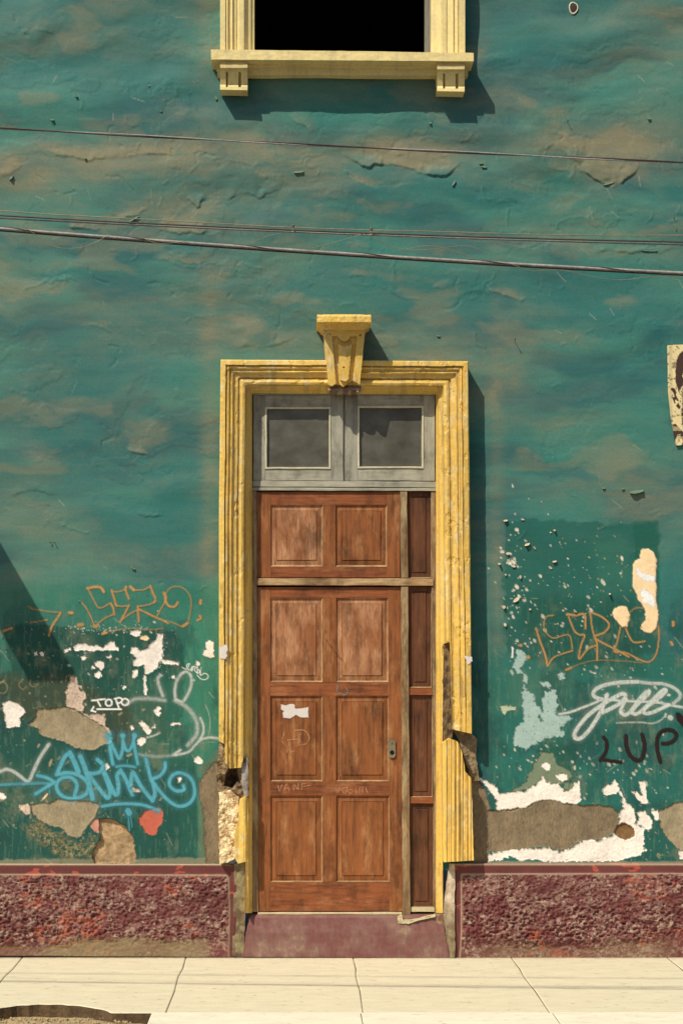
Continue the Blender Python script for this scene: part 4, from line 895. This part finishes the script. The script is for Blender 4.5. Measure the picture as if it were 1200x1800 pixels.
# ------------------------------------------------------------------ plinth, left and right
def pl_make(poly, rough_poly, seed):
    def pf(x, y):
        dr = sdf(rough_poly, x, y) + 5 * (fbm(x, y, 14, 14, seed + 3, 3) - .5)
        m = 1 - sstep(-3, 1, dr)
        a = fbm(x + .35 * y, y, 9.5, 6.2, seed, 3, .6); b = fbm(x, y, 5.0, 4.2, seed + 5, 2)
        r = (np.abs(a - .5) * 2) ** .8
        m = m * (1 - .85 * sstep(1642, 1662, y + 30 * (fbm(x, y, 90, 30, seed + 19, 3) - .5)))
        grow = .024 + .010 * sstep(1540, 1650, y)
        rim = .004 * np.exp(-((dr - .5) / 2.0) ** 2)
        worn = sstep(.52, .64, fbm(x, y, 120, 60, seed + 9, 3)) * .35
        return .030 + m * (1 - worn) * grow * ((1 - r) * .75 + b * .8 - .6) + rim + (fbm(x, y, 60, 40, seed + 7, 3) - .5) * .006 - .006 * sstep(1648, 1675, y)
    def cf(x, y):
        dr = sdf(rough_poly, x, y); inr = (dr < 0)
        base = np.tile(lin((100, 52, 50)), (len(x), 1))
        v = fbm(x, y, 60, 30, seed + 11, 4)[:, None]
        base = base * (.75 + .5 * v)
        a_ = fbm(x + .35 * y, y, 9.5, 6.2, seed, 3, .6); t = np.clip(.5 * (1 - sstep(.02, .12, np.abs(a_ - .5))) + .9 * sstep(.56, .72, fbm(x + 20, y, 6, 4.6, seed + 13, 3, .6)), 0, 1) * sstep(.24, .5, fbm(x + 20, y, 30, 20, seed + 14, 3, .6)) * .66 * inr
        tone = lin((176, 152, 134))
        base = base * (1 - t[:, None]) + tone * t[:, None]
        o = sstep(.56, .66, fbm(x, y, 75, 40, seed + 15, 3)) * sstep(.46, .60, fbm(x, y, 10, 8, seed + 16, 4)) * .62 * inr
        base = base * (1 - o[:, None]) + lin((160, 84, 62)) * o[:, None]
        o2 = sstep(.70, .74, fbm(x, y, 26, 12, seed + 17, 3)) * .8 * (~inr)
        base = base * (1 - o2[:, None]) + lin((176, 82, 66)) * o2[:, None]
        g = sstep(1642, 1662, y + 30 * (fbm(x, y, 90, 30, seed + 19, 3) - .5)) * (.75 if seed == 1000 else .3) * sstep(.36, .5, fbm(x, y, 160, 300, seed + 21, 2))
        base = base * (1 - g[:, None]) + lin((140, 124, 92)) * g[:, None]
        e = np.maximum(np.exp(-((y - 1519.5) / 1.6) ** 2), .75 * np.exp(-((dr - 1.5) / 1.3) ** 2)) * .75  # top edge paled for the sunlit ledge, painted in; rough border paled too
        base = base * (1 - e[:, None]) + lin((188, 172, 140)) * e[:, None]
        return base
    return relief('plinth', poly, pf, -.03, M_plinth, house, 1.35, 1.35, cf, True, None, True)
pl_make([(-30, 1519), (402, 1520), (415, 1522), (416, 1600), (409, 1683), (-30, 1680)], [(-60, 1538.5), (400, 1540), (402, 1600), (400, 1700), (-60, 1700)], 1000)['label'] = 'left maroon roughcast plinth with a smear of cement at its foot'
pl_make([(797, 1519), (850, 1518), (1230, 1518), (1230, 1692), (799, 1686)], [(812, 1538), (1260, 1537), (1260, 1710), (808, 1710), (812, 1640)], 1100)['label'] = 'right maroon roughcast plinth speckled with orange'
for r in ((-620, 1519, -30, 1682), (1230, 1518, 1815, 1690)): box('plinth', r, .03, -.03, M_plinth2 if False else m_flat('plain_maroon_plinth', (112, 60, 56), .8, .3, 90, .8, bdist=.01), house)

# ------------------------------------------------------------------ upper window
ypal = lin((226, 206, 142))
def cf_win(x, y):
    a = fbm(x, y, 50, 50, 751, 5, .6)[:, None]; b = fbm(x, y, 14, 60, 752, 4, .6)[:, None]
    c = ypal * (1 - .5 * sstep(.55, .7, b)) + lin((204, 186, 138)) * .5 * sstep(.55, .7, b)
    return c * (.88 + .22 * a)
def wprof(u):
    return np.interp(u, [0, 9, 10, 11, 12, 13.5, 14.5, 19, 20, 21.5, 23, 29, 30, 31.5, 33, 42, 43, 46, 48, 54, 55, 60], [.103, .103, .092, .092, .100, .100, .088, .084, .094, .094, .082, .078, .072, .074, .080, .080, .066, .058, .052, .046, .035, .03])
wf = box('window', (757.5, -520, 760.5, 95), .02, -.51, M_grey, house)
wf['label'] = 'upper window with dark open interior and pale yellow trim'
relief('window_jamb', [(387, -480), (447, -480), (447, 92), (387, 92)], lambda x, y: wprof(x - 387) + (fbm(x, y, 14, 40, 753, 3) - .5) * .003, -.02, M_yellow, wf, .9, 8, cf_win)
relief('window_jamb', [(757, -480), (817, -480), (817, 97), (757, 97)], lambda x, y: wprof(817 - x) + (fbm(x, y, 14, 40, 754, 3) - .5) * .003, -.02, M_yellow, wf, .9, 8, cf_win)
relief('window_lintel', [(387, -560), (817, -560), (817, -480), (387, -480)], lambda x, y: .1 - .05 * sstep(-540, -490, y), -.02, M_yellow, wf, 20, 4, cf_win)
relief('window_sill', jag([(371, 87), (600, 89.5), (832, 93), (832, 107.5), (600, 106), (371, 104.5)], .25, 12, 16), lambda x, y: .172 + (fbm(x, y, 16, 10, 755, 4) - .5) * .004, 0, M_yellow, wf, 1.5, 1.2, cf_win)
relief('sill_moulding', [(374, 104.5), (829, 107.5), (826, 112), (824, 120), (822, 121), (822, 133), (382, 131), (382, 119), (379, 118), (377, 110)],
       lambda x, y: np.interp(y - (x - 371) * .0075, [104, 108, 109, 116, 117.5, 138], [.132, .124, .100, .092, .072, .066]) + (fbm(x, y, 30, 6, 756, 3) - .5) * .002, 0, M_yellow, wf, 2.5, .9, cf_win)
for bx, by in ((387, 0), (768, 2.5)):
    def bpf(x, y, bx=bx, by=by):
        yy = y - by; p = np.interp(yy, [106, 112, 113, 119.5, 120.5, 124, 127, 140, 149, 152, 161], [.146, .146, .156, .154, .136, .132, .128, .108, .096, .104, .108])
        for sx_ in (10, 32.5): p = p - .030 * ((np.abs(x - bx - sx_ - 2) < 2) & (yy > 126.5) & (yy < 153))
        return p
    relief('bracket', [(bx, 107 + by), (bx + 48, 107.5 + by), (bx + 48, 158.5 + by), (bx, 157.5 + by)], bpf, 0, M_yellow, wf, 1, .8, cf_win)
# interior shell so the opening looks into a dark room (upper) and the transom into a dark hall
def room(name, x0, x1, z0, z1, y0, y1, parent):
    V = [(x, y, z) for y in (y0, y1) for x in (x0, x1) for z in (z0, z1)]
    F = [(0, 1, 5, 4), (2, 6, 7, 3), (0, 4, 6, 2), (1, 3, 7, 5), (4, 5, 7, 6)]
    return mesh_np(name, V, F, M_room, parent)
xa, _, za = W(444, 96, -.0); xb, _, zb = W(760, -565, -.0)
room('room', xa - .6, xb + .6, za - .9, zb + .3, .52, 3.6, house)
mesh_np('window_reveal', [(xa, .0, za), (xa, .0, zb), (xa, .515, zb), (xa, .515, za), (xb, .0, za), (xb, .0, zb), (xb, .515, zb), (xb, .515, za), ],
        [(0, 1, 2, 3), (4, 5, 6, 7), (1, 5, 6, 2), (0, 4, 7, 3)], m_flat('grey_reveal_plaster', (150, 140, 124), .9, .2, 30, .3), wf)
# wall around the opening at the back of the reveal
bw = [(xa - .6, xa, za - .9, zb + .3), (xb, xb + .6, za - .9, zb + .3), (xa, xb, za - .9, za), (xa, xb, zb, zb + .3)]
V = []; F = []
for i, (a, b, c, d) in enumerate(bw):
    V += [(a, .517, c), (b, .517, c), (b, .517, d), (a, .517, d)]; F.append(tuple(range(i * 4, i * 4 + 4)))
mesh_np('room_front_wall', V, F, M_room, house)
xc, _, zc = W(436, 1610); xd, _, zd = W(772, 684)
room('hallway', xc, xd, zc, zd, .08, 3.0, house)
# top sheet behind joinery so no light leaks
# ------------------------------------------------------------------ small things on the wall
def Hat(px, py):
    i = np.searchsorted(xs, px); j = np.searchsorted(ys, py); return H[j, i]
def chip(px, py, w, h, lift, ang, mat, parent=house, name='paint_chip'):
    n = 5; m = 4; V = []; F = []; base = Hat(px, py); ca, sa = math.cos(ang), math.sin(ang)
    r = np.random.RandomState(int(px * 7 + py))
    for j in range(m + 1):
        for i in range(n + 1):
            u = (i / n - .5) * w * (1 - .35 * abs(j / m - .5)); v = (j / m - .5) * h * (1 - .5 * (2 * i / n - 1) ** 2)
            q = base + .001 + lift * (j / m) ** 1.6 + .15 * lift * math.sin(i * 1.3)
            V.append(W(px + u * ca - v * sa + r.uniform(-.2, .2), py + u * sa + v * ca + r.uniform(-.2, .2), q))
    nv = len(V); V += [(a, b + .0012, c) for a, b, c in V]
    for j in range(m):
        for i in range(n):
            a = j * (n + 1) + i; q = (a, a + 1, a + n + 2, a + n + 1); F.append(q); F.append(tuple(nv + k for k in q[::-1]))
    ring = [i for i in range(n + 1)] + [(j + 1) * (n + 1) - 1 for j in range(1, m + 1)] + [m * (n + 1) + i for i in range(n - 1, -1, -1)] + [j * (n + 1) for j in range(m - 1, 0, -1)]
    for k in range(len(ring)):
        a, b = ring[k], ring[(k + 1) % len(ring)]; F.append((a, a + nv, b + nv, b))
    return mesh_np(name, V, F, mat, parent)
for a in [(888, 915, 10, 5, .02, -.1), (918, 913, 8, 4, .008, .3), (926, 957, 13, 6, .022, -.4), (939, 963, 8, 4, .008, .9), (892, 973, 8, 7, .014, 0), (902, 995, 10, 6, .012, .2), (974, 987, 10, 5, .014, -.2), (967, 998, 8, 6, .006, .6),
          (877, 991, 6, 5, .03, 0), (907, 1054, 18, 9, .010, -.7), (885, 1067, 7, 9, .02, 0), (914, 1014, 5, 10, .014, .2), (888, 1010, 5, 5, .012, .3), (974, 932, 5, 5, .024, 0), (967, 936, 4, 4, .006, 0), (931, 1071, 5, 5, .010, 0),
          (1071, 1044, 5, 5, .03, 0), (1010, 1074, 9, 4, .016, .7), (887, 1098, 6, 10, .012, -.4)]: chip(a[0], a[1], a[2] * .78, a[3] * .72, a[4] * .9, a[5], M_chip)
for a in [(1118, 864, 30, 9, .028, -.15), (1060, 858, 7, 4, .012, 0), (1094, 859, 7, 4, .012, 0), (134, 168, 7, 6, .018, .3), (92, 210, 9, 5, .016, .2), (234, 998, 11, 7, .016, .5), (235, 385, 26, 4, .012, -.5), (530, 303, 10, 5, .01, .2), (525, 302, 22, 5, .012, -.1),
          (850, 293, 12, 4, .012, .1), (845, 287, 9, 3, .01, -.1), (797, 322, 14, 4, .012, -1.0), (756, 216, 5, 5, .012, 0), (380, 172, 6, 9, .012, .4), (1070, 322, 26, 4, .010, -.3), (1140, 440, 36, 4, .010, .05), (1186, 398, 4, 24, .004, -.2),
          (283, 195, 5, 4, .008, 0), (150, 278, 6, 4, .012, 0), (1140, 208, 8, 5, .014, .2), (20, 312, 12, 5, .016, -.8), (90, 954, 9, 6, .014, .9), (140, 1056, 7, 4, .01, .4), (262, 150, 5, 5, .008, 0), (770, 590, 8, 5, .01, .2), (640, 640 - 60, 6, 4, .008, 0)]: chip(a[0], a[1], a[2] * .85, a[3] * .7, a[4] * .8, a[5], M_chipg)
# nails
for px, py, L in [(904, 600, .05), (997, 216, .03), (97, 955, .02), (1184, 385, .01), (1125, 1100, .012)]:
    b = Hat(px, py); x, _, z = W(px, py, b)
    o = tube('nail', [(x, -b + .005, z), (x - .002, -b - L * .6, z + .003), (x - .003, -b - L, z + .004), (x - .003, -b - L - .002, z + .004)], [.0018, .0018, .0036, .0030], M_iron, house, 6)
# round plug hole, top right
hx, _, hz = W(1007.5, 13, 0)
V = []; F = []
hb = Hat(1007, 13)
for k, (r, y) in enumerate([(.034, -hb - .001), (.031, -hb - .006), (.026, -hb - .005), (.024, -hb + .0), (.010, -hb - .0018), (.001, -hb - .0022)]):
    for i in range(16):
        a = i * math.pi / 8; rr = r * (1 + .06 * math.sin(3 * a + 1)); V.append((hx + rr * .85 * math.cos(a), y, hz + rr * 1.15 * math.sin(a)))
    if k:
        for i in range(16): F.append(((k - 1) * 16 + i, (k - 1) * 16 + (i + 1) % 16, k * 16 + (i + 1) % 16, k * 16 + i))
mesh_np('hole_rim', V[:48], [f for f in F if max(f) < 48], M_rim, house); mesh_np('plug_hole', V[32:], [tuple(k - 32 for k in f) for f in F if min(f) >= 32], M_iron, house)

# poster at the right edge
def poster():
    P = [(1172.5, 607), (1200, 605.5), (1318, 604), (1322, 776), (1187.5, 783), (1180, 745), (1174, 690)]
    Zx = lambda P: T(P, 1100, 560, 6.923)
    hair = Zx([(900,360),(760,370),(692,392),(650,420),(612,500),(595,640),(598,760),(625,860),(640,900),(660,840),(690,820),(700,740),(680,700),(700,620),(740,560),(900,520)])
    ear = Zx([(540,850),(570,832),(600,870),(640,1010),(668,1090),(640,1105),(590,1050),(555,960)])
    jaw = Zx([(660,1100),(700,1080),(740,1130),(900,1200),(1400,1200),(1400,1580),(560,1565),(545,1290),(600,1280),(690,1380)])
    flower = Zx([(640 + 48 * math.cos(a), 1490 + 60 * math.sin(a)) for a in np.linspace(0, 6.28, 10)[:-1]])
    def cf(x, y):
        c = np.tile(lin((222, 204, 152)), (len(x), 1)); ink = np.zeros(len(x))
        ink = np.maximum(ink, 1 - sstep(-.5, .5, sdf(hair, x, y) + 2 * (fbm(x, y, 6, 6, 761, 3) - .5)))
        e = 1 - sstep(-.5, .5, sdf(ear, x, y)); ink = np.maximum(ink, e * (fbm(x, y, 3, 4, 762, 2) > .42))
        r = np.hypot(x - 1203, (y - 684) * .8); ink = np.maximum(ink, ((r < 13) & (np.sin(r * 1.9) > .35)) * .85)
        ink = np.maximum(ink, (1 - sstep(-.5, .5, sdf(jaw, x, y))) * (.55 + .45 * (fbm(x, y, 9, 5, 763, 3) > .45)))
        ink = np.maximum(ink, ((x > 1196) & (y > 690) & (y < 728)) * (np.sin(x * 1.3 + 3 * fbm(x, y, 6, 6, 764, 2)) > .2) * .8)
        ink = ink * (1 - (1 - sstep(-.4, .4, sdf(flower, x, y))) * (1 - .5 * (fbm(x, y, 3, 3, 765, 2) > .6)))
        ink = np.maximum(ink, .7 * sstep(.68, .7, fbm(x, y, 4, 4, 766, 3)))
        ink = ink[:, None]; return c * (1 - ink) + lin((66, 46, 38)) * ink
    M_p = m_attr('pasted_poster_paper', .8, (.9, 1.08), 60, (1, 1, 1), .2, .002)
    r = thing('poster', 'torn cream paper poster with dark printed portrait pasted on the green wall', 'poster')
    o = relief('paper', jag(P, .3, 12, 17), lambda x, y: .014 + .004 * (fbm(x, y, 40, 40, 767, 2) - .5) + .006 * sstep(1182, 1174, x), .004, M_p, r, .9, .9, cf)
    return r
poster()

# unseen beam left of the frame, added to cast the shadow on the wall
bm = thing('shadow_beam', 'unseen concrete beam added left of the frame to cast a shadow on the wall', 'beam')
def boxw(name, x0, x1, y0, y1, z0, z1, mat, parent, ch=.01):
    V = [(x, y, z) for x in (x0, x1) for y in (y0, y1) for z in (z0, z1)]
    F = [(0, 1, 3, 2), (4, 6, 7, 5), (0, 4, 5, 1), (2, 3, 7, 6), (0, 2, 6, 4), (1, 5, 7, 3)]
    return mesh_np(name, V, F, mat, parent)
Lb = 1.0
cxr, _, czr = W(127 - 252 * Lb, 1192 - 441 * Lb)
boxw('beam_body', cxr - .27, cxr, -Lb, 0, czr, czr + .06, M_tin, bm)
boxw('beam_end_plate', cxr - .275, cxr + .005, -Lb - .015, -Lb, czr - .005, czr + .065, M_tin, bm)

# ------------------------------------------------------------------ pavement
pave = bpy.data.objects.new('pavement', None); COL.objects.link(pave); pave['kind'] = 'structure'; pave['label'] = 'sunlit concrete pavement along the foot of the wall'
def slab(pts, z, th, mat, name='slab', parent=pave, ch=.006):
    """polygon in x,y with chamfered top edge"""
    P = [np.array(p, float) for p in pts]; c = sum(P) / len(P)
    ins = []
    n = len(P)
    area2 = sum(P[i - 1][0] * P[i][1] - P[i][0] * P[i - 1][1] for i in range(n))
    for i in range(n):
        a, b, d = P[i - 1], P[i], P[(i + 1) % n]
        e1 = (b - a) / np.linalg.norm(b - a); e2 = (d - b) / np.linalg.norm(d - b)
        nn = np.array([-(e1 + e2)[1], (e1 + e2)[0]]); nn /= np.linalg.norm(nn) + 1e-9
        if area2 < 0: nn = -nn
        ins.append(b + nn * ch)
    V = [(p[0], p[1], z - th) for p in P] + [(p[0], p[1], z - ch * .7) for p in P] + [(p[0], p[1], z) for p in ins]
    me = bpy.data.meshes.new(name)
    F = [(i, (i + 1) % n, n + (i + 1) % n, n + i) for i in range(n)] + [(n + i, n + (i + 1) % n, 2 * n + (i + 1) % n, 2 * n + i) for i in range(n)] + [tuple(range(2 * n, 3 * n))]
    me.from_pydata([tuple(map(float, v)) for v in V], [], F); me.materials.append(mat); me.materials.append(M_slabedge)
    for i in range(n): me.polygons[i].material_index = 1  # side faces take the painted-in edge shadow
    o = bpy.data.objects.new(name, me); COL.objects.link(o); o.parent = parent; return o
jx = [(40 - X0) / S, (327 - X0) / S, (620 - X0) / S, (897 - X0) / S, (1170 - X0) / S]
jx = [jx[0] - 2 * .97, jx[0] - .97] + jx + [jx[-1] + .97, jx[-1] + 1.94]
Y1 = -1.54
G = .0022
r = random.Random(4)
def gp(px, py):   # photo position of a ground point -> x, y
    t = D - (YG - Y0) / (py - Y0) * D
    return ((px - X0) / S * (D - t) / D, -t)
arc = [gp(*q) for q in [(-120, 1830), (-70, 1795), (-30, 1779), (0, 1771), (40, 1766), (80, 1764.5), (120, 1765.5), (160, 1770), (195, 1778), (220, 1789), (236, 1803), (240, 1830)]]
arc = [tuple(p) for p in smooth(arc, 4)]; arc = [(x + .006 * math.sin(i * 2.3), y + .006 * math.sin(i * 1.7 + 1)) for i, (x, y) in enumerate(arc)]
bite = [(x, y) for x, y in arc if y > Y1]
for i in range(len(jx) - 1):
    a, b = jx[i] + G, jx[i + 1] - G
    fr = [(x, y) for x, y in bite if a + .01 < x < b - .01]
    mid_ = [(b, Y1)] + ([(min(max(x for x, y in bite) + .015, b - .01), Y1)] if fr and i == 2 else []) + fr[::-1]
    if i == 1 and fr: mid_ = [(b, fr[-1][1])] + fr[::-1] + [(fr[0][0] - .03, Y1)]
    if i == 2 and fr: mid_ = mid_ + [(a, fr[0][1])]
    else: mid_ = mid_ + [(a, Y1)]
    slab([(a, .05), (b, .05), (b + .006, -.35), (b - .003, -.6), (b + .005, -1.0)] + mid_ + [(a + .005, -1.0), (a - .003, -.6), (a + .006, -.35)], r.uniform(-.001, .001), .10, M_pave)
front = [-3.6, gp(262, 1785)[0], gp(637, 1795)[0], gp(985, 1800)[0], 2.6, 4.2]
yb = Y1 - .007
hx0 = gp(-75, 1796)[0]; hx1 = gp(238, 1796)[0]
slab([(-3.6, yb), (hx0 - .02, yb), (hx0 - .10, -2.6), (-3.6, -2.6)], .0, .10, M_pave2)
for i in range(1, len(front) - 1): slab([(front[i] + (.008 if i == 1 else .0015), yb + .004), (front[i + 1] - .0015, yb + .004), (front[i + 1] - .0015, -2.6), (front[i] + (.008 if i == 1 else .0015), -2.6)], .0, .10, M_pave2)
# hollow: sandy fill low in the gap, lumps of gravel
N = 60; gx = np.linspace(hx0 - .10, front[1] + .006, N); gy = np.linspace(-1.25, -2.6, N); GX, GY = np.meshgrid(gx, gy)
hz_ = -.075 + .03 * (fbm(GX * 300, GY * 300, 60, 60, 771, 4) - .3) + .05 * sstep(-1.45, -1.75, GY)
hz_ = np.where(GX > hx1 + .03, -.012 - .07 * sstep(front[1] - .05, front[1] - .02, GX), hz_)
id_ = np.arange(N * N).reshape(N, N); q = np.stack([id_[:-1, :-1], id_[:-1, 1:], id_[1:, 1:], id_[1:, :-1]], -1).reshape(-1, 4)
fo = mesh_np('sand_fill', np.stack([GX, GY, hz_], -1).reshape(-1, 3), q, M_gravel, pave, True); fo['kind'] = 'stuff'
V = []; F = []; rr = random.Random(5)
for k in range(260):
    x = rr.uniform(hx0 - .05, hx1 - .02); y = rr.uniform(-1.95, -1.42); s = rr.uniform(.003, .011); z = -.062 + .05 * max(0, min(1, (-1.42 - y) / .35)) + .012 * rr.random()
    o = len(V); V += [(x + s, y, z), (x, y + s, z), (x - s, y, z), (x, y - s * .8, z), (x, y, z + s), (x, y, z - s)]
    for a, b in ((0, 1), (1, 2), (2, 3), (3, 0)): F.append((o + a, o + b, o + 4)); F.append((o + b, o + a, o + 5))
go = mesh_np('gravel', V, F, M_gravel, pave); go['kind'] = 'stuff'
# kerb and road out to the horizon, and earth under the slabs
ground = mesh_np('ground', [(-150, -150, -.14), (150, -150, -.14), (150, 60, -.14), (-150, 60, -.14)], [(0, 1, 2, 3)], M_ground); ground['kind'] = 'structure'; ground['label'] = 'grey asphalt road in front of the house'
kerb = boxw('kerb', -3.6, 4.2, -2.77, -2.605, -.139, .0, M_tin, None); kerb['kind'] = 'structure'; kerb['label'] = 'concrete kerb along the pavement edge'
bed = boxw('pavement_bed', -3.6, 4.2, -2.6, .0, -.139, -.102, M_gravel, pave)
for i in range(1, len(jx) - 1):
    if i != 2: boxw('joint_filler', jx[i] - .004, jx[i] + .004, Y1 + .01, -.02, -.09, -.007, M_tin, pave)

# ------------------------------------------------------------------ overhead cables, 3.25 m in front of the wall
CP = 3.25
def cpt(px, py, p=CP): return W(px, py, p)
def line(pts, n=60, wav=0, sd=0, p=CP, dx=(-1500, 1900)):
    xs_ = [a for a, b in pts]; f = np.polyfit(xs_, [b for a, b in pts], 2)
    return [np.array(cpt(x, np.polyval(f, x) + wav * math.sin(x * .013 + sd), p)) for x in np.linspace(dx[0], dx[1], n)]
top = thing('overhead_cable', 'twisted pair of thin dark cables, uppermost across the wall', 'cable')
base = line([(0, 226), (300, 240), (600, 258), (900, 273), (1200, 285)], 1100)
for ph in (0, math.pi):
    tube('strand', [q + np.array((0, .0026 * math.cos(i * .035 + ph + 1), .0026 * math.sin(i * .035 + ph + 1))) for i, q in enumerate(base)], .0031, M_cable if ph else M_cable2, top, 7)
def cable(label, pts, rad, mat, wav=0, sd=0, p=CP, extra=None):
    t = thing('overhead_cable', label, 'cable')
    tube('sheath', line(pts, 80, wav, sd, p), rad, mat, t, 8); return t
c1 = cable('thinnest pale wire, top strand of the middle bundle', [(0, 370), (300, 388), (600, 403), (900, 411), (1200, 414)], .0021, M_wire, .8, 1, CP - .01)
c2 = cable('dark cable just below the thinnest pale wire', [(0, 379), (300, 394), (600, 408), (900, 419), (1200, 425)], .0034, M_cable, 0, 0, CP + .01)
c3 = cable('grey cable, lowest strand of the middle bundle', [(0, 384), (300, 398), (600, 411), (900, 423), (1200, 430)], .0034, M_cable2, 0, 0, CP)
c4 = cable('thick grey cable wrapped with lashing wire, lowest across the wall', [(0, 402), (300, 424), (600, 446), (900, 464), (1200, 480)], .0066, M_cable2, 0, 0, CP)
for px, py in ((515, 403), (652, 408)):
    x, y, z = cpt(px, py); tube('wire_clip', [(x + .004 * math.cos(a), y - .004 - .010 * abs(math.sin(a)), z + .016 * math.sin(a)) for a in np.linspace(0, 6.28, 14)], .0025, M_wire, c3, 5)
b4 = line([(0, 402), (300, 424), (600, 446), (900, 464), (1200, 480)], 900)
tube('lashing_wire', [q +   .0074 * np.array((0, math.cos(i * .115), math.sin(i * .115))) for i, q in enumerate(b4)], .0018, M_cable, c4, 5)
# a second thinner cable running tight under the sheath
tube('under_strand', [q + np.array((0, .003, -.0086)) for q in b4[::10]], .0028, M_cable, c4, 6)
for P in [[(40, 395), (62, 412), (95, 433), (135, 436), (170, 425), (190, 412)], [(520, 430), (545, 436), (580, 428), (615, 418), (650, 408), (690, 405)], [(640, 410), (700, 437), (760, 432), (830, 452)], [(700, 440), (760, 438), (820, 432), (860, 447)], [(900, 465), (935, 476), (975, 474), (1010, 478)], [(985, 474), (1040, 486), (1090, 492), (1150, 486), (1200, 494)], [(440, 428), (470, 415), (495, 410)], [(250, 418), (280, 428), (330, 424)], [(860, 425), (900, 432), (940, 440)]]:
    tube('loose_strand', [cpt(a, b, CP + .01) for a, b in smooth(P, 6)], .0011, M_wire, c4, 4)
